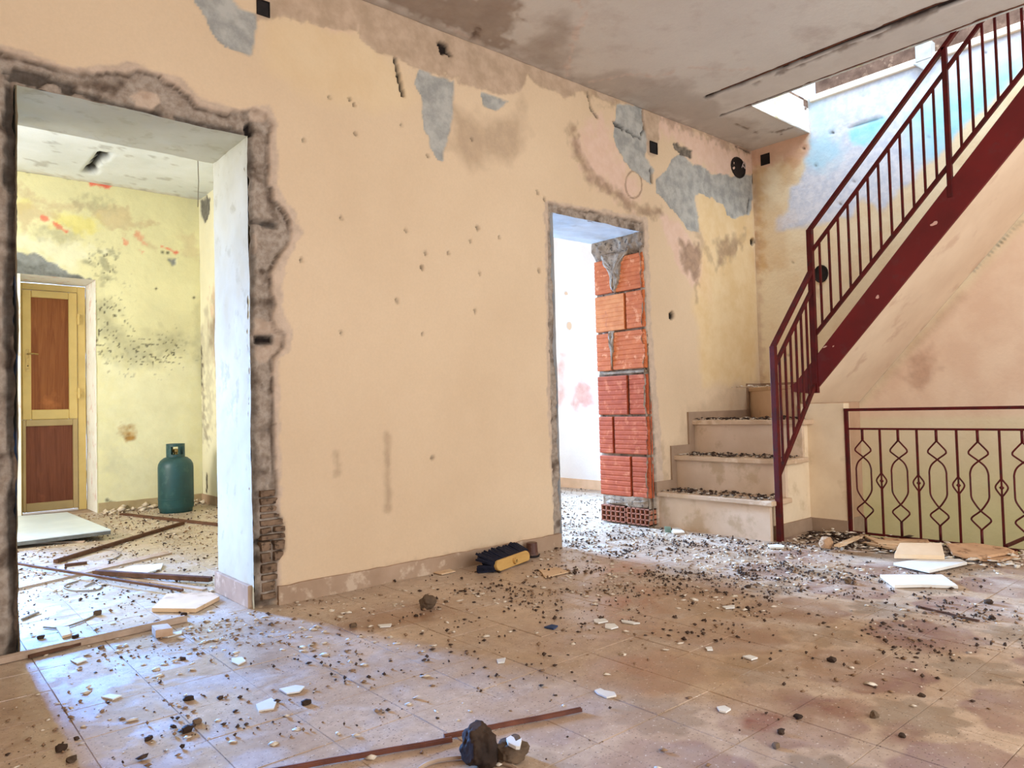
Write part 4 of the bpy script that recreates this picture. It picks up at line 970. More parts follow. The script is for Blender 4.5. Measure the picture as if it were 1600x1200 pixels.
# ================================================================== WALL FITTINGS
mat_boxd = simple('dark_plastic_box', (40,32,28), (26,22,20), 20, rough=0.6, bmp=0.1)
def elbox(name, label, cx, cy, wpx, hpx, plane, rnd_=False):
    """shallow dark box set in the wall; plane 'b' back wall or 'r' right wall"""
    if plane == 'b': c = PL(1, WY, cx, cy); c2 = PL(1, WY, cx+wpx/2, cy); c3 = PL(1, WY, cx, cy-hpx/2)
    else: c = PL(0, RX, cx, cy); c2 = PL(0, RX, cx+wpx/2, cy); c3 = PL(0, RX, cx, cy-hpx/2)
    hw_ = np.hypot(c2[0]-c[0], c2[1]-c[1]); hh_ = abs(c3[2]-c[2])
    n = 18 if rnd_ else 4; ang = 0 if rnd_ else math.pi/4; kx = 1 if rnd_ else math.sqrt(2)
    def ringp(s, dep):
        out = []
        for k in range(n):
            a = ang+k*2*math.pi/n; uu = math.cos(a)*hw_*kx*s; vv = math.sin(a)*hh_*kx*s
            out.append((c[0]+uu, WY-dep, c[2]+vv) if plane == 'b' else (RX-dep, c[1]+uu, c[2]+vv))
        return out
    b = MB(); b.add(ringp(1.0, 0.0)+ringp(1.0, 0.0065)+ringp(0.88, 0.0065)+ringp(0.84, 0.001),
                    [(k, (k+1)%n, n+(k+1)%n, n+k) for k in range(n)]+[(n+k, n+(k+1)%n, 2*n+(k+1)%n, 2*n+k) for k in range(n)]+
                    [(2*n+k, 2*n+(k+1)%n, 3*n+(k+1)%n, 3*n+k) for k in range(n)]+[tuple(3*n+k for k in range(n))])
    o = b.build(name, mat_boxd, None); tag(o, label, 'box'); return o
elbox('junction_box', 'dark square junction box high on the wall beside the grey patch above the wide doorway', 411, 13, 20, 24, 'b')
elbox('junction_box', 'small upright black junction box high on the back wall right of the narrow doorway', 1021, 231, 11, 18, 'b')
elbox('junction_box', 'round dark junction box hole in the grey patch nearest the corner', 1153, 262, 22, 32, 'b', True)
elbox('junction_box', 'dark square junction box on the stair wall just past the corner', 1196, 249, 14, 17, 'r')
elbox('junction_box', 'round blackened box hole in the stair wall behind the railing', 1283, 428, 23, 28, 'r', True)
b = MB(); c = PL(1, WY, 1160, 258)
b.tube([(c[0]-.03, WY-.012, c[2]-.03), (c[0]-.01, WY-.02, c[2]+.02), (c[0]+.02, WY-.018, c[2]+.01), (c[0]+.015, WY-.014, c[2]-.03), (c[0]-.01, WY-.012, c[2]-.01)], 0.004, 6)
tag(b.build('wire', simple('pale_wire', (200,180,170), (170,150,140), 20, bmp=0), None), 'pale curl of wire in the round junction box near the corner', 'wire')
b = MB(); pA = FL(309, 246, LCZ); 
b.tube([(pA[0], pA[1], LCZ+.01), (pA[0]+.004, pA[1]+.0, LCZ-.2), (pA[0]-.004, pA[1], LCZ-.42)], 0.0035, 5)
tag(b.build('wire', simple('grey_wire', (120,112,96), (100,92,80), 20, bmp=0), None), 'thin grey wire hanging from the ceiling of the yellow room', 'wire')

# ================================================================== LOOSE OBJECTS
# gas cylinder
g0 = FL(262, 803); gx, gy = g0[0]+.10, g0[1]+.10
mat_teal = simple('dark_teal_paint', (34,78,78), (26,64,66), 6, rough=0.45, bmp=0.1, spec=0.5, c3=(50,86,82), s3=14)
gc = thing('gas_cylinder', 'dark teal steel gas cylinder standing by the far wall of the yellow room', 'gas cylinder', (gx, gy, 0))
b = MB(); R_g = 0.148
b.lathe([(0.135,0.0),(0.138,0.03),(R_g-.006,0.035),(R_g,0.05),(R_g,0.40),(R_g-.004,0.43),(R_g-.02,0.46),(R_g-.05,0.485),(0.06,0.497),(0.02,0.50)], 36, (gx, gy)); b.build('body', mat_teal, gc, smooth=True)
b = MB(); 
for k in range(24):
    a0, a1 = k*2*math.pi/24, (k+1)*2*math.pi/24
    seg = k % 12
    for (r_, ) in ((0.078,),):
        def q(a, z, r=r_): return (gx+r*math.cos(a), gy+r*math.sin(a), z)
        rngs = [(0.49, 0.515), (0.585, 0.61)] if (3 <= seg <= 5 or 7 <= seg <= 8) else [(0.49, 0.61)]
        for z0_, z1_ in rngs:
            b.add([q(a0,z0_),q(a1,z0_),q(a1,z1_),q(a0,z1_),q(a0,z0_,r_-.006),q(a1,z0_,r_-.006),q(a1,z1_,r_-.006),q(a0,z1_,r_-.006)],
                  [(0,1,2,3),(7,6,5,4),(3,2,6,7),(0,4,5,1),(0,3,7,4),(1,5,6,2)])
b.build('collar', mat_teal, gc)
b = MB(); b.lathe([(0.018,0.49),(0.018,0.53),(0.028,0.535),(0.028,0.56),(0.01,0.565)], 12, (gx, gy)); b.build('valve', mat_brass, gc)
b = MB(); b.lathe([(R_g+.001,0.118),(R_g+.003,0.121),(R_g+.001,0.124)], 36, (gx, gy)); b.build('weld_seam', mat_teal, gc, smooth=True)

def slab(name, label, cat, px, z, th, mat, group=None, wob=0.0, tilt=None, bevel=0.0015):
    """flat broken piece: outline given where its top lies at height z"""
    pts = [FL(x, y, z if tilt is None else tilt[i]) for i, (x, y) in enumerate(px)]
    pts = [(p[0], p[1]) for p in pts]
    if sum(pts[i][0]*pts[(i+1)%len(pts)][1]-pts[(i+1)%len(pts)][0]*pts[i][1] for i in range(len(pts))) < 0:
        pts = pts[::-1]; tilt = tilt[::-1] if tilt else None
    cx = sum(p[0] for p in pts)/len(pts); cy = sum(p[1] for p in pts)/len(pts)
    zt = tilt or [z]*len(pts)
    fine = []
    for i in range(len(pts)):
        a = pts[i]; c = pts[(i+1) % len(pts)]; L_ = math.hypot(a[0]-c[0], a[1]-c[1]); n = 1 if wob == 0 else max(1, int(L_/0.04))
        for k in range(n):
            t_ = k/n; nx, ny = (c[1]-a[1])/L_, -(c[0]-a[0])/L_; w_ = rb.uniform(-wob, wob) if k else 0
            fine.append((a[0]+(c[0]-a[0])*t_+nx*w_-cx, a[1]+(c[1]-a[1])*t_+ny*w_-cy, zt[i]+(zt[(i+1)%len(pts)]-zt[i])*t_))
    b = MB(); b.prism(fine, 0, th)
    o = b.build(name, mat, None, bevel=bevel); o.location = (cx, cy, 0)
    tag(o, label, cat, group); return o
mat_plw = simple('white_plaster_board', (226,220,208), (212,204,190), 6, bmp=0.15)
mat_plt = simple('tan_plaster_board', (222,190,152), (208,174,136), 6, bmp=0.2, c3=(190,156,118), s3=12)
mat_brb = simple('dusty_brown_board', (206,164,124), (184,142,104), 8, bmp=0.3, c3=(150,112,80), s3=20)
mat_brick2 = simple('dusty_tan_brick', (206,176,146), (186,150,118), 12, bmp=0.4)

ms = slab('marble_slab', 'large pale slab with a dark edge lying tilted on the floor below the panelled door', 'slab', [(10,812),(30,806),(105,800),(173,827),(10,847)], 0.06, 0.010, simple('pale_slab', (216,224,224), (202,212,214), 3, rough=0.4, bmp=0.05), tilt=[0.055,0.05,0.05,0.075,0.055])
b = MB(); pp = [tuple(v.co) for v in ms.data.vertices][5:]; b.add([(x, y, z-0.034) for x, y, z in pp]+[(x, y, z-0.0105) for x, y, z in pp], [(4,3,2,1,0),(5,6,7,8,9)]+[(i_, (i_+1)%5, 5+(i_+1)%5, 5+i_) for i_ in range(5)])
o = b.build('slab_core', simple('dark_grey_slab_core', (112,112,106), (88,88,84), 12, bmp=0.3), None, label='dark grey underside and edge'); o.parent = ms
slab('plaster_board', 'cream plaster board with a cut corner lying just inside the wide doorway', 'board', [(237,950),(261,927),(330,925),(343,932),(306,951)], 0.02, 0.018, mat_plt)
slab('plaster_board', 'thin white plaster sheet under the crossing sticks in the yellow room', 'board', [(165,896),(205,884),(255,880),(252,888),(225,896)], 0.012, 0.01, mat_plw)
slab('brick_piece', 'small tan brick fragment beside the end of the long wood strip', 'brick', [(237,977),(262,974),(270,981),(243,985)], 0.035, 0.03, mat_brick2)
slab('plaster_flake', 'flat pale flake lying below the tan brick fragment by the doorway', 'flake', [(250,994),(285,984),(284,989),(262,995)], 0.006, 0.005, mat_plw)
slab('tile_piece', 'small square beige tile scrap by the left jamb of the wide doorway', 'tile', [(88,980),(108,978),(111,990),(97,994)], 0.012, 0.01, mat_plt)
slab('plaster_board', 'bright white board nearest the camera in front of the balustrade', 'board', [(1375,897.5),(1472,897.5),(1497,915),(1440,913),(1397,914)], 0.016, 0.014, mat_plw)
slab('plaster_board', 'pointed white board second from the camera in front of the balustrade', 'board', [(1396,879),(1440,873),(1500,873),(1511,878),(1452,891)], 0.022, 0.014, mat_plw)
slab('plaster_board', 'tan rectangular board with a white front edge propped on the stack before the balustrade', 'board', [(1397,866),(1406,848),(1471,848),(1476,868)], 0.06, 0.022, simple('tan_topped_plaster_board', (232,206,172), (220,192,156), 6, bmp=0.15), tilt=[0.045,0.085,0.085,0.045])
slab('wood_board', 'broad dusty brown board at the foot of the balustrade', 'board', [(1478,849),(1522,848),(1572,855),(1585,860),(1522,872),(1488,863)], 0.04, 0.014, mat_brb, wob=0.006, tilt=[0.055,0.055,0.05,0.04,0.03,0.045])
slab('wood_board', 'brown board lying under the broadest board by the balustrade', 'board', [(1530,873),(1590,860),(1592,868),(1560,875)], 0.018, 0.012, mat_brb, wob=0.004)
slab('plaster_board', 'tan triangular board left of the propped board by the balustrade', 'board', [(1345,846),(1400,844),(1414,851),(1397,857)], 0.025, 0.012, mat_plt, wob=0.003)
slab('plaster_board', 'thin tan board behind the triangular piece under the balustrade', 'board', [(1350,836),(1378,843),(1440,848),(1430,851),(1372,848)], 0.035, 0.01, mat_plt, wob=0.003)
slab('plaster_board', 'narrow tan board crossing behind the propped board under the balustrade', 'board', [(1380,840),(1450,843),(1452,846),(1383,843)], 0.035, 0.01, mat_brb)
c = FL(1295, 862)
LUMP = (c[0]+.03, c[1]+.03)
slab('plaster_flake', 'elongated white chip on the floor at the foot of the red corner post', 'flake', [(1200,851),(1215,850),(1226,852),(1224,855),(1202,854)], 0.016, 0.012, mat_plw)
slab('tile_piece', 'green edged tile scrap leaning against the foot of the lowest step', 'tile', [(1038,822),(1048,823),(1049,830),(1039,829)], 0.03, 0.012, simple('green_grey_tile', (140,160,140), (110,130,112), 12, bmp=0.2), tilt=[0.05,0.05,0.015,0.015])
slab('tile_piece', 'pale cream scrap beside the green edged tile at the lowest step', 'tile', [(1050,824),(1062,824),(1070,831),(1052,832)], 0.012, 0.01, mat_plw)
slab('cardboard_piece', 'flat tan sheet lying in the rubble right of the broom head', 'sheet', [(842,890),(870,886),(889,893),(852,902)], 0.008, 0.005, mat_plt, wob=0.003)
slab('plaster_flake', 'pale thin sheet lying against the skirting left of the broom head', 'sheet', [(673,893),(700,888),(712,892),(690,897)], 0.008, 0.005, mat_plt, wob=0.003)
slab('blue_scrap', 'small dark blue scrap on the tiles in the middle of the room', 'scrap', [(850,979),(862,975),(872,977),(865,982)], 0.008, 0.006, simple('blue_plastic', (60,74,104), (44,56,84), 20, bmp=0.1), wob=0.003)
for lab, px in (('round pale plaster flake just right of the blue scrap', [(946,974),(960,974),(966,979),(955,982),(945,980)]),
    ('long pale flake behind the round flake by the blue scrap', [(970,968),(985,970),(1000,973),(990,974),(972,971)]),
    ('wide pale flake behind and left of the round flake', [(928,967),(945,966),(950,970),(935,973),(928,971)]),
    ('white flake on the tiles beyond the tip of the brown rod', [(929,1078),(938,1075),(944,1078),(960,1081),(963,1086),(948,1089),(934,1083)]),
    ('white diamond shaped flake beside the red worn tile', [(1120,1104),(1132,1102),(1142,1107),(1134,1112),(1124,1110)]),
    ('pale flake on the brown tiles in the middle of the right foreground', [(1160,1025),(1172,1023),(1184,1027),(1174,1030)]),
    ('small white flake left of the middle foreground flakes', [(1102,1011),(1112,1010),(1114,1015),(1105,1015)]),
    ('white streak shaped flake in front of the narrow doorway rubble', [(1128,947),(1148,945),(1148,949),(1134,950)]),
    ('large pale flake on the bluish floor at the left', [(362,1028),(378,1026),(384,1032),(372,1038),(362,1034)]),
    ('flat pale scab of plaster on the tiles left of the rod', [(436,1076),(462,1070),(476,1072),(468,1080),(448,1083)]),
    ('pale scab of plaster in front of the flat one at the left', [(400,1100),(424,1090),(432,1096),(428,1106),(404,1110)]),
    ('long curled white flake left of the rubble stone', [(590,976),(612,974),(610,978),(594,979)]),
    ('bright chip beyond the rod at the middle of the floor', [(776,1030),(790,1027),(788,1034),(778,1035)]),
    ('white curled flake on the blue lit floor near the long strip', [(110,1031),(128,1027),(136,1030),(120,1036)]),
    ('pale flake on the blue lit floor near the left edge', [(158,1088),(172,1084),(190,1086),(176,1092)])):
    slab('plaster_flake', lab, 'flake', px, 0.006, 0.0045, mat_plw, wob=0.002, bevel=0)

# sticks, strips and rods
mat_dkstrip = simple('dark_brown_strip', (104,72,52), (78,52,38), 14, bmp=0.3)
mat_palestrip = simple('dusty_pale_strip', (190,164,140), (168,142,118), 14, bmp=0.3)
mat_rod = simple('rust_brown_trim', (112,62,40), (84,44,30), 16, rough=0.55, bmp=0.2, spec=0.4)
def strip(name, label, a, c, w_, h_, mat, z=0.002, cat='strip', z2=None):
    A_ = FL(*a, z=z+h_/2); B_ = FL(*c, z=(z2 if z2 is not None else z)+h_/2)
    A_[2] = z+h_/2; B_[2] = (z2 if z2 is not None else z)+h_/2
    c0 = (A_+B_)/2; n = 6; b = MB(); P = [A_+(B_-A_)*k/n for k in range(n+1)]
    d = (B_-A_)/np.linalg.norm(B_-A_); nx = np.array([-d[1], d[0], 0])
    vs = []; fs = []
    for k, p in enumerate(P):
        off = nx*rb.uniform(-.002,.002)*(0 < k < n); p = p+off-c0
        vs += [p-nx*w_/2-[0,0,h_/2], p+nx*w_/2-[0,0,h_/2], p+nx*w_/2+[0,0,h_/2*.9], p+nx*w_*.15+[0,0,h_/2], p-nx*w_*.15+[0,0,h_/2*.55], p-nx*w_/2+[0,0,h_/2*.9]]
    for k in range(n):
        for q_ in range(6): fs.append((k*6+q_, (k+1)*6+q_, (k+1)*6+(q_+1)%6, k*6+(q_+1)%6))
    fs += [tuple(range(6)), tuple(n*6+q_ for q_ in range(5,-1,-1))]
    b.add(vs, fs); o = b.build(name, mat, None); o.location = tuple(c0); tag(o, label, cat); return o
strip('metal_rod', 'long rust brown trim strip crossing the foreground behind the dark stone', (410,1207), (706,1155), 0.013, 0.010, mat_rod)
strip('metal_rod', 'shorter rust brown trim strip pointing right from the dark foreground stone', (694,1151), (908,1108), 0.013, 0.010, mat_rod, z=0.003)
strip('wood_strip', 'long thick brown strip lying across the wide doorway threshold', (-25,1037), (290,966), 0.034, 0.022, mat_palestrip)
strip('wood_strip', 'dark stick lying along the front edge of the threshold strip', (45,1026), (180,992), 0.012, 0.012, mat_dkstrip, z=0.004)
strip('wood_strip', 'dark brown stick slanting up toward the gas cylinder', (87,877), (286,817), 0.03, 0.022, mat_dkstrip)
strip('wood_strip', 'long dark stick lying along the back in front of the gas cylinder', (190,803), (365,822), 0.04, 0.016, mat_dkstrip)
strip('wood_strip', 'thin black strip running from the left edge toward the doorway jamb', (18,879), (285,922), 0.014, 0.012, mat_dkstrip, z=0.024)
strip('wood_strip', 'thick dark stick in the middle of the yellow room floor', (148,894), (329,905), 0.03, 0.024, mat_dkstrip, z=0.014)
strip('wood_strip', 'wide dusty pale strip crossing beneath the dark sticks', (14,921), (262,864), 0.075, 0.012, mat_palestrip, z=0.0)
strip('wood_strip', 'pale thin lath lying between the thin black strip and the thick dark stick', (170,898), (320,921), 0.03, 0.008, mat_palestrip, z=0.0)
strip('wood_strip', 'short grey lath lying in front of the big slab', (45,849), (132,846), 0.02, 0.012, mat_palestrip)
strip('wood_strip', 'short curved dark sliver left of the crossing sticks', (101,883), (136,879), 0.03, 0.014, mat_dkstrip)
strip('wood_stick', 'thin light brown stick on the floor in front of the white boards', (1432,947), (1530,970), 0.008, 0.007, mat_dkstrip, cat='stick')
strip('wood_lath', 'pale lath sloping in the rubble under the left end of the balustrade', (1308,853), (1343,839), 0.035, 0.012, mat_plt, z=0.03, cat='lath')
strip('iron_bar', 'dark red iron bar leaning against the balustrade at the right edge', (1572,853), (1625,830), 0.016, 0.016, mat_redrail, z=0.03, cat='bar', z2=0.05)
b = MB(); b.tube(
             [tuple(FL(p.x, p.y, 0.006)) for p in cr([(a_, c_, 0) for a_, c_ in [(640,1212),(668,1193),(705,1185),(745,1184),(790,1193),(815,1206)]], 6)], 0.005, 6)
tag(b.build('cord', mat_palestrip, None), 'pale brown cord curving across the bottom edge of the foreground', 'cord')
def cordpx(pts, r, label, mat, closed=False):
    b = MB(); b.tube([tuple(FL(p.x, p.y, r)) for p in cr([(x, y, 0) for x, y in pts], 6)], r, 5)
    tag(b.build('cord', mat, None), label, 'cord')
mat_cord = simple('grey_cord', (150,136,116), (130,116,98), 20, bmp=0)
cordpx([(133,916),(148,910),(158,916),(150,922),(118,923),(100,918),(108,912),(122,908)], 0.004, 'thin grey cord looped on the yellow room floor', mat_cord)
cordpx([(146,860),(160,858),(178,860),(188,866),(180,872),(170,876)], 0.004, 'thin cord arc beside the long slanting stick', mat_cord)
cordpx([(68,980),(95,981),(125,972),(148,962)], 0.004, 'thin cord trailing from a dark knob near the left jamb', mat_cord)
cordpx([(34,968),(48,962),(60,957)], 0.006, 'short curved twig near the left jamb', mat_cord)

# rocks
mat_rock = simple('dark_brown_rubble_stone', (70,52,38), (42,30,22), 9, bmp=0.8, c3=(40,28,22), s3=14, bscale=40)
mat_rock2 = simple('grey_brown_rubble_stone', (110,88,66), (74,58,44), 9, bmp=0.8, c3=(60,46,36), s3=14, bscale=40)
import bmesh
def rock(name, label, c, sz, mat, seed, parent=None, sub=3, cat='stone', amp=0.22):
    bm = bmesh.new(); bmesh.ops.create_icosphere(bm, subdivisions=sub, radius=1.0)
    from mathutils import noise as mn
    zmin = 9
    for v in bm.verts:
        p = v.co.copy(); n = mn.noise(p*1.3+Vector((seed,seed*2,0)))*amp*2+mn.noise(p*3.1+Vector((seed,0,5)))*amp*0.8+mn.noise(p*8+Vector((0,seed,5)))*amp*0.3+mn.noise(p*19+Vector((0,seed,5)))*amp*0.12
        q = p*(1+n); q = Vector((max(-.85, min(.85, q.x)), max(-.85, min(.85, q.y)), max(-.9, min(.9, q.z))))
        v.co = Vector((q.x*sz[0], q.y*sz[1], q.z*sz[2])); zmin = min(zmin, v.co.z)
    for v in bm.verts: v.co.z -= zmin
    me = bpy.data.meshes.new(name); bm.to_mesh(me); bm.free(); me.materials.append(mat)
    for pl_ in me.polygons: pl_.use_smooth = sub > 3
    o = bpy.data.objects.new(name, me); C.objects.link(o)
    o.location = c
    if parent: o.parent = parent
    if label: tag(o, label, cat)
    return o
c = FL(762, 1203); o = rock('rubble_stone', 'dark upright stone standing in the foreground against the rod', (c[0], c[1]+.03, 0), (0.045, 0.045, 0.052), mat_rock, 3, sub=5, amp=0.17)
c = FL(798, 1193); o = rock('rubble_stone', 'lower brown stone with a pale plaster chip, right of the upright foreground stone', (c[0]+.01, c[1]+.01, 0), (0.046, 0.038, 0.027), mat_rock2, 8, sub=5, amp=0.18)
slab('plaster_chip', 'white angular chip stuck on the lower foreground stone', 'chip', [(791,1153),(798,1149),(803,1152),(806,1158),(815,1153),(812,1166),(806,1166),(794,1160)], 0.058, 0.008, mat_plw, wob=0.002, bevel=0)
c = FL(673, 952); rock('rubble_stone', 'brown stone on the rust stained tiles below the skirting', (c[0], c[1]+.02, 0), (0.036, 0.034, 0.032), mat_rock2, 5, sub=4)
for i, (x, y, s, lab) in enumerate([(552,980,.022,'small brown stone left of the stained tiles'),(423,976,.014,'round black pebble in front of the doorway corner'),(287,962,.020,'small dark clod at the end of the threshold strip'),
    (158,1013,.016,'dark clod in front of the threshold strip'),(64,998,.020,'black clod just inside the left jamb'),(118,997,.018,'dark clod right of the left jamb'),(152,961,.024,'dark knob at the end of a thin cord by the left jamb'),
    (286,1031,.014,'black pebble on the blue lit floor by the white flakes'),(96,1173,.020,'dark brown clod on the blue lit floor in the near left corner'),(112,1190,.018,'reddish clod lowest in the near left corner'),
    (232,1156,.016,'black clod alone on the tiles at the lower left'),(293,1143,.022,'dark clod in the small pile at lower left'),(308,1131,.018,'dark clod at the top of the small pile at lower left'),
    (294,1094,.022,'dark crumb heap beyond the small pile at lower left'),(478,1100,.020,'black crumb left of the rod'),(1366,1121,.020,'round grey brown pebble in the right foreground'),
    (1247,1122,.018,'dark oblong clod on the worn red tile'),(1220,1146,.016,'dark clod below the worn red tile'),(1212,1168,.015,'dark clod lowest in the right foreground'),(1300,1034,.020,'dark clod beyond the worn red tile'),
    (1168,918,.020,'brown lump at the edge of the bright floor strip'),(1325,911,.030,'dark crumbly clump left of the bright white board'),(1545,943,.026,'dark clump right of the thin stick'),(1365,921,.014,'black pebble just left of the bright white board'),
    (1445,959,.014,'grey pebble below the thin stick'),(1550,968,.018,'rounded dark pebble near the right edge'),(650,963,.013,'black pebble just left of the brown stone'),(697,941,.014,'black pebble just right of the brown stone'),
    (1410,1152,.014,'dark clod between the mauve tiles'),(1440,1088,.014,'dark oblong crumb at the edge of a mauve tile')]):
    c = FL(x, y); rock('pebble', lab, (c[0], c[1], -0.002), (s*.8, s*.8*rb.uniform(.7,1), s*.8*rb.uniform(.45,.7)), mat_rock if i % 3 else mat_rock2, 20+i, sub=2, cat='pebble', amp=0.3)

rock('plaster_lump', 'brown curved lump of plaster in the rubble by the stair side', (LUMP[0], LUMP[1], 0.01), (0.05, 0.035, 0.035), simple('brown_plaster_lump', (178,140,104), (150,114,82), 12, bmp=0.5), 12, sub=4, cat='rubble', amp=0.25)
# broom head lying on its side
A_ = FL(779, 896); B_ = FL(830, 877); dirv = (B_-A_)/np.linalg.norm(B_-A_); ang = math.atan2(dirv[1], dirv[0]); Lb = float(np.linalg.norm(B_-A_))
bh = thing('broom_head', 'broom head with dark navy bristles and a yellow wooden back lying by the skirting', 'broom', tuple((A_+B_)/2))
bh.rotation_euler = (0, 0, ang)
mat_by = wood_mat('yellow_wood', (206,164,96), (186,142,78), axis=0)
mat_br = simple('navy_bristles', (30,32,48), (18,20,32), 60, rough=0.7, bmp=0.6, obj=True)
b = MB(); poly = []
for k in range(20):
    a = k*2*math.pi/20; cx_ = (Lb/2-.028)*(1 if math.cos(a) >= 0 else -1)
    poly.append((cx_+.028*math.cos(a), 0.034+.028*math.sin(a)))
n = len(poly); vs = [(x, 0.0+0.012*(z/.06), z) for x, z in poly]+[(x, 0.026+0.012*(z/.06), z) for x, z in poly]
b.add(vs, [tuple(range(n-1,-1,-1)) if False else tuple(range(n)), tuple(range(2*n-1,n-1,-1))]+[(i, n+i, n+(i+1)%n, (i+1)%n) for i in range(n)])
o = b.build('back', mat_by, None, bevel=0.005); o.parent = bh
b = MB(); 
for k in range(10): pass
sock = [(0.016*math.cos(k*2*math.pi/14), 0.034+0.016*math.sin(k*2*math.pi/14)) for k in range(14)]
n = 14; b.add([(x, -0.010, z) for x, z in sock]+[(x, 0.01, z) for x, z in sock]+[(x*.6, -0.010, .034+(z-.034)*.6) for x, z in sock]+[(x*.6, 0.002, .034+(z-.034)*.6) for x, z in sock],
    [(i,(i+1)%n,n+(i+1)%n,n+i) for i in range(n)]+[(i,2*n+i,2*n+(i+1)%n,(i+1)%n) for i in range(n)]+[(2*n+i,3*n+i,3*n+(i+1)%n,2*n+(i+1)%n) for i in range(n)])
hs = b.build('handle_socket', mat_by, None); hs.parent = bh
b = MB(); b.lathe([(0.0095, -.0), (0.0095, 0.001)], 12); o = b.build('socket_hole', mat_boxd, None); o.parent = hs; o.rotation_euler = (math.pi/2, 0, 0); o.location = (0, 0.001, 0.034)
b = MB(); rr_ = random.Random(9)
for i in range(30):
    for j in range(7):
        x = -Lb/2-.004+(Lb+.008)*i/29; z = 0.012+0.046*j/6
        tx = x+(x/(Lb/2))*0.025+rr_.uniform(-.006,.006)-0.012; tz = max(0.004, z+(z-0.03)*0.7+rr_.uniform(-.006,.008)-0.002+ (0.018 if z > .04 else 0)); ty = 0.11+rr_.uniform(-.012,.012)
        b.bar((x, 0.026, z), (tx, ty, tz), 0.011, 0.010)
o = b.build('bristles', mat_br, None, kind='stuff'); o.parent = bh
# brown cup behind it
c = FL(837, 871)
cp = thing('plastic_cap', 'small dark brown ridged cap standing upright behind the broom head', 'cap', (c[0], c[1]+.03, 0))
mat_cap = simple('dark_brown_plastic', (92,58,44), (74,44,34), 12, rough=0.5, bmp=0.1, c3=(120,90,70), s3=20, spec=0.4)
b = MB(); b.lathe([(0.040,0),(0.041,0.012),(0.038,0.014),(0.037,0.022),(0.034,0.023),(0.031,0.080),(0.027,0.082)], 18); o = b.build('body', mat_cap, None, smooth=False); o.parent = cp
b = MB(); b.lathe([(0.042,0.002),(0.044,0.008),(0.042,0.013)], 18); o = b.build('rim', mat_boxd, None); o.parent = cp

# ================================================================== COUNTLESS RUBBLE
rg_ = np.random.default_rng(11)
def crumbs(name, P, size, flat, mat, label, parent=None, seed=1):
    """P (n,3) centres; each an irregular 5- or 6-sided lump or flake"""
    r = np.random.default_rng(seed); n = len(P)
    base = np.array([[1,0,0],[.5,.87,0],[-.5,.87,0],[-1,0,0],[-.5,-.87,0],[.5,-.87,0],[0.1,0,1],[0,.1,-1]])
    V = np.repeat(base[None], n, 0)*(1+r.uniform(-.38,.38,(n,8,1)))
    V[:,:,2] *= 1; V[:, :6, 2] += r.uniform(-.3,.3,(n,6))
    sx = size*r.uniform(.6,1.25,n); el = r.uniform(.45,1,n); sz = size*flat*r.uniform(.5,1.3,n)
    V[:,:,0] *= sx[:,None]; V[:,:,1] *= (sx*el)[:,None]; V[:,:,2] *= sz[:,None]
    a = r.uniform(0, 2*np.pi, n); t = r.normal(0, .18, n)
    x = V[:,:,0].copy(); y = V[:,:,1].copy(); z = V[:,:,2]+x*np.tan(t)[:,None]*.6
    X = x*np.cos(a)[:,None]-y*np.sin(a)[:,None]; Y = x*np.sin(a)[:,None]+y*np.cos(a)[:,None]
    z = z-z.min(1)[:,None]-0.0008
    V = np.stack([X+P[:,0:1], Y+P[:,1:2], z+P[:,2:3]], 2).reshape(-1, 3)
    tri = np.array([[i,(i+1)%6,6] for i in range(6)]+[[(i+1)%6,i,7] for i in range(6)])
    F = (tri[None]+np.arange(n)[:,None,None]*8).reshape(-1, 3)
    me = bpy.data.meshes.new(name); me.vertices.add(len(V)); me.vertices.foreach_set('co', V.astype(np.float32).ravel())
    me.loops.add(F.size); me.loops.foreach_set('vertex_index', F.astype(np.int32).ravel())
    me.polygons.add(len(F)); me.polygons.foreach_set('loop_start', np.arange(0, F.size, 3, dtype=np.int32)); me.polygons.foreach_set('loop_total', np.full(len(F), 3, np.int32))
    me.update(calc_edges=True); me.materials.append(mat)
    o = bpy.data.objects.new(name, me); C.objects.link(o); o['kind'] = 'stuff'
    if parent: o.parent = parent; o.matrix_parent_inverse = parent.matrix_basis.inverted()
    else: tag(o, label, 'rubble')
    return o
def okfloor(x, y):
    main = (x > -0.5) & (x < 4.58) & (y > 0.2) & (y < WY-.02) & ~((x > 4.06) & (y > SY-.02)) & ~((x > 4.62) & (y < 2.42))
    thr = (((x > D1[0]+.03) & (x < D1[1]-.03)) | ((x > D2[0]+.03) & (x < D2[1]))) & (y >= WY-.02) & (y < WY+WD+.02)
    room = (y >= WY+WD+.02) & (y < FY-.03) & (x > -0.5) & (x < RX-.03) & ~((x > LX-.03) & (x < LX+.17))
    return main | thr | room
def scatter(n, dens, seed):
    r = np.random.default_rng(seed); out = []; tot = 0
    while tot < n:
        x = r.uniform(-.2, RX, 60000); y = r.uniform(.3, FY, 60000)
        k = (r.uniform(0, 1, 60000) < dens(x, y)) & okfloor(x, y); out.append(np.stack([x[k], y[k], 0*x[k]], 1)); tot += k.sum()
    return np.concatenate(out)[:n]
def g2(x, y, cx, cy, sx, sy): return np.exp(-((x-cx)/sx)**2-((y-cy)/sy)**2)
def dens_dark(x, y):
    cl = np.clip(fbm(x, y, 4, 201)*1.6+0.5, 0, 1)*np.clip(fbm(x, y, 11, 203)*1.5+0.55, 0, 1)
    return np.clip((0.035+0.9*g2(x, y, 3.6, 2.5, .9, .8)+0.5*g2(x, y, 3.0, 1.6, .6, .8)+0.35*g2(x, y, 2.6, 2.5, .5, .4)+0.8*g2(x, y, 4.45, 2.0, .35, .5)+.12*g2(x, y, 1.2, 2.0, .8, .6)+0.5*g2(x, y, 3.6, 4.4, .7, 1.2)+.1*(y > 3.6))*cl, 0, 1)
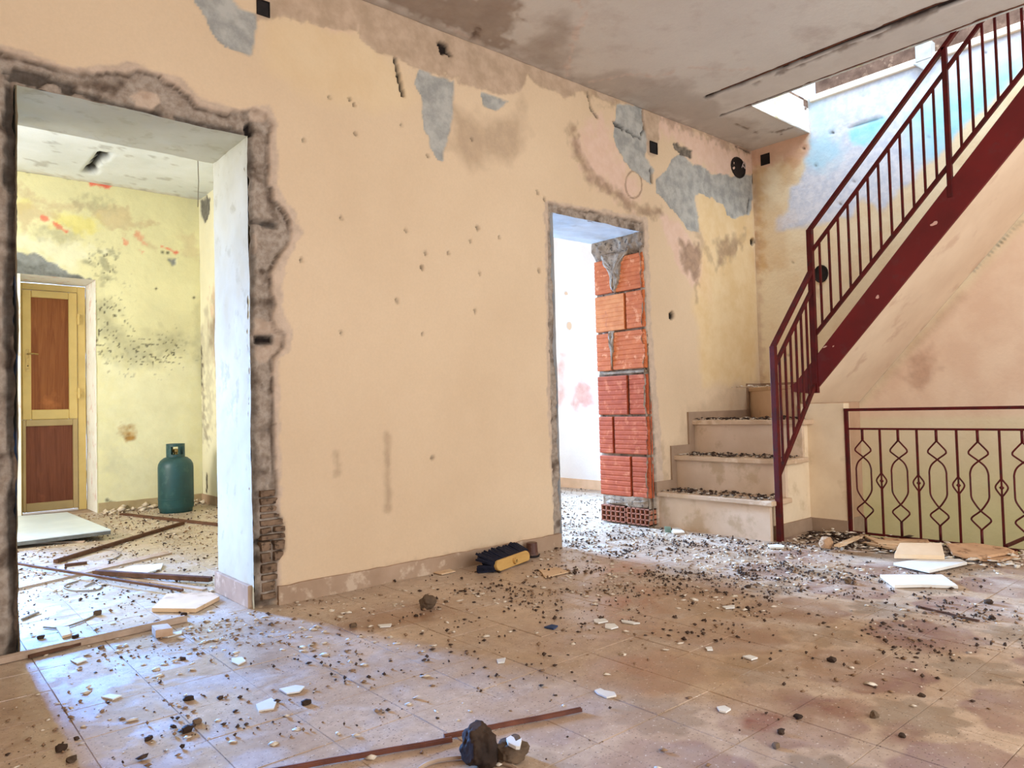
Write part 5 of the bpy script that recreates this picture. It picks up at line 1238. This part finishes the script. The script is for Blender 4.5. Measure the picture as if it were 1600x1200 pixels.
def dens_light(x, y):
    cl = np.clip(fbm(x, y, 3, 211)*1.6+0.45, 0, 1)
    return np.clip((0.05+0.5*g2(x, y, 3.6, 2.4, .9, .8)+0.35*g2(x, y, 2.2, 2.7, .8, .3)+0.4*g2(x, y, 1.2, 3.1, .5, .3)+0.6*g2(x, y, 4.4, 1.9, .4, .6)+.25*g2(x, y, 1.0, 2.6, .6, .5)+0.4*g2(x, y, 1.8, 7.1, .8, .3)+0.5*g2(x, y, 3.6, 4.4, .7, 1.2)+.2*(y > 3.6))*cl, 0, 1)
mat_cd = simple('dark_crumbs', (82,62,48), (52,38,30), 40, bmp=0.0)
mat_cl = simple('pale_plaster_crumbs', (222,206,184), (198,178,152), 30, bmp=0.0)
mat_cm = simple('brown_crumbs', (150,118,88), (118,90,66), 30, bmp=0.0)
def sizes(n, lo, hi, seed):
    return lo+(hi-lo)*np.random.default_rng(seed).power(0.35, n)
P = scatter(12000, dens_dark, 1); crumbs('dark_crumbs', P, sizes(len(P), .0020, .0115, 2), .6, mat_cd, 'dark brown crumbs scattered over the floor, thickest before the narrow doorway', seed=3)
P = scatter(11000, dens_light, 4); crumbs('plaster_crumbs', P, sizes(len(P), .002, .018, 5), .25, mat_cl, 'pale plaster crumbs and flakes scattered over the whole floor', seed=6)
P = scatter(9000, lambda x, y: np.clip(dens_dark(x, y)+dens_light(x, y), 0, 1)*.6, 7); crumbs('brown_crumbs', P, sizes(len(P), .0025, .012, 8), .5, mat_cm, 'mid brown grit scattered over the floor', seed=9)
# heap by the stair side and balustrade foot
r = np.random.default_rng(5)
def heap(n, x0, x1, y0, y1, hmax, seed):
    r = np.random.default_rng(seed); x = r.uniform(x0, x1, n); y = r.uniform(y0, y1, n); return np.stack([x, y, r.uniform(0, hmax, n)*r.uniform(0, 1, n)], 1)
P = heap(700, 4.10, 4.60, 1.2, 2.30, .03, 31); P = P[P[:,0]+(2.3-P[:,1])*.0 > 4.1+0.25*r.random(len(P))]
crumbs('rubble_heap', P, sizes(len(P), .008, .028, 33), .35, mat_cd, 'dark broken rubble heaped along the foot of the balustrade', seed=34)
P = heap(420, 4.15, 4.60, 1.1, 2.30, .035, 35)
crumbs('rubble_heap', P, sizes(len(P), .008, .035, 36), .25, mat_cl, 'pale broken plaster heaped along the foot of the balustrade', seed=37)
# debris on the treads belongs to the stairs' dirt
for (xa, xb, z, s_) in ((4.075, 4.29, .247, 41), (4.28, 4.52, .485, 43), (4.51, 4.72, .728, 45)):
    for m_, lab, flat, mm in ((260, 'dark', .35, mat_cd), (130, 'pale', .22, mat_cl)):
        r = np.random.default_rng(s_+m_); x = r.uniform(xa, xb, m_); y = r.uniform(SY+.02, WY-.03, m_)
        Pz = np.stack([x, y, z+r.uniform(0, .012, m_)], 1)
        o = crumbs('tread_debris', Pz, sizes(m_, .006, .022, s_), flat, mm, '%s debris lying on the %s marble step' % (lab, {41:'lowest', 43:'second', 45:'third'}[s_]), seed=s_)
r = np.random.default_rng(77); x = r.uniform(4.9, 5.4, 60); y = r.uniform(2.8, 3.15, 60)
crumbs('tread_debris', np.stack([x, y, 0*x+.965], 1), sizes(60, .008, .025, 6), .3, mat_cl, 'pale debris lying on the corner landing step', seed=78)
# crumbs along the far skirting
r = np.random.default_rng(79); x = r.uniform(1.5, 2.38, 160); y = FY-.02-np.abs(r.normal(0, .12, 160))
crumbs('plaster_crumbs', np.stack([x, y, 0*x], 1), sizes(160, .01, .045, 16), .5, mat_cl, 'pale plaster lumps fallen along the far skirting of the yellow room', seed=80)

# repeats of one kind share a group phrase
GR = {'junction_box': 'electrical boxes in the walls', 'plaster_flake': 'loose plaster flakes on the floor', 'pebble': 'clods and pebbles on the floor',
      'plaster_board': 'broken plaster boards on the floor', 'wood_strip': 'wooden strips on the floor', 'wood_board': 'brown boards at the balustrade',
      'metal_rod': 'rust brown trim strips in the foreground', 'rubble_stone': 'rubble stones on the floor', 'cord': 'thin cords on the floor', 'tile_piece': 'tile scraps on the floor', 'wire': 'loose wires'}
for o in bpy.data.objects:
    k = o.name.split('.')[0]
    if o.parent is None and k in GR and 'label' in o: o['group'] = GR[k]
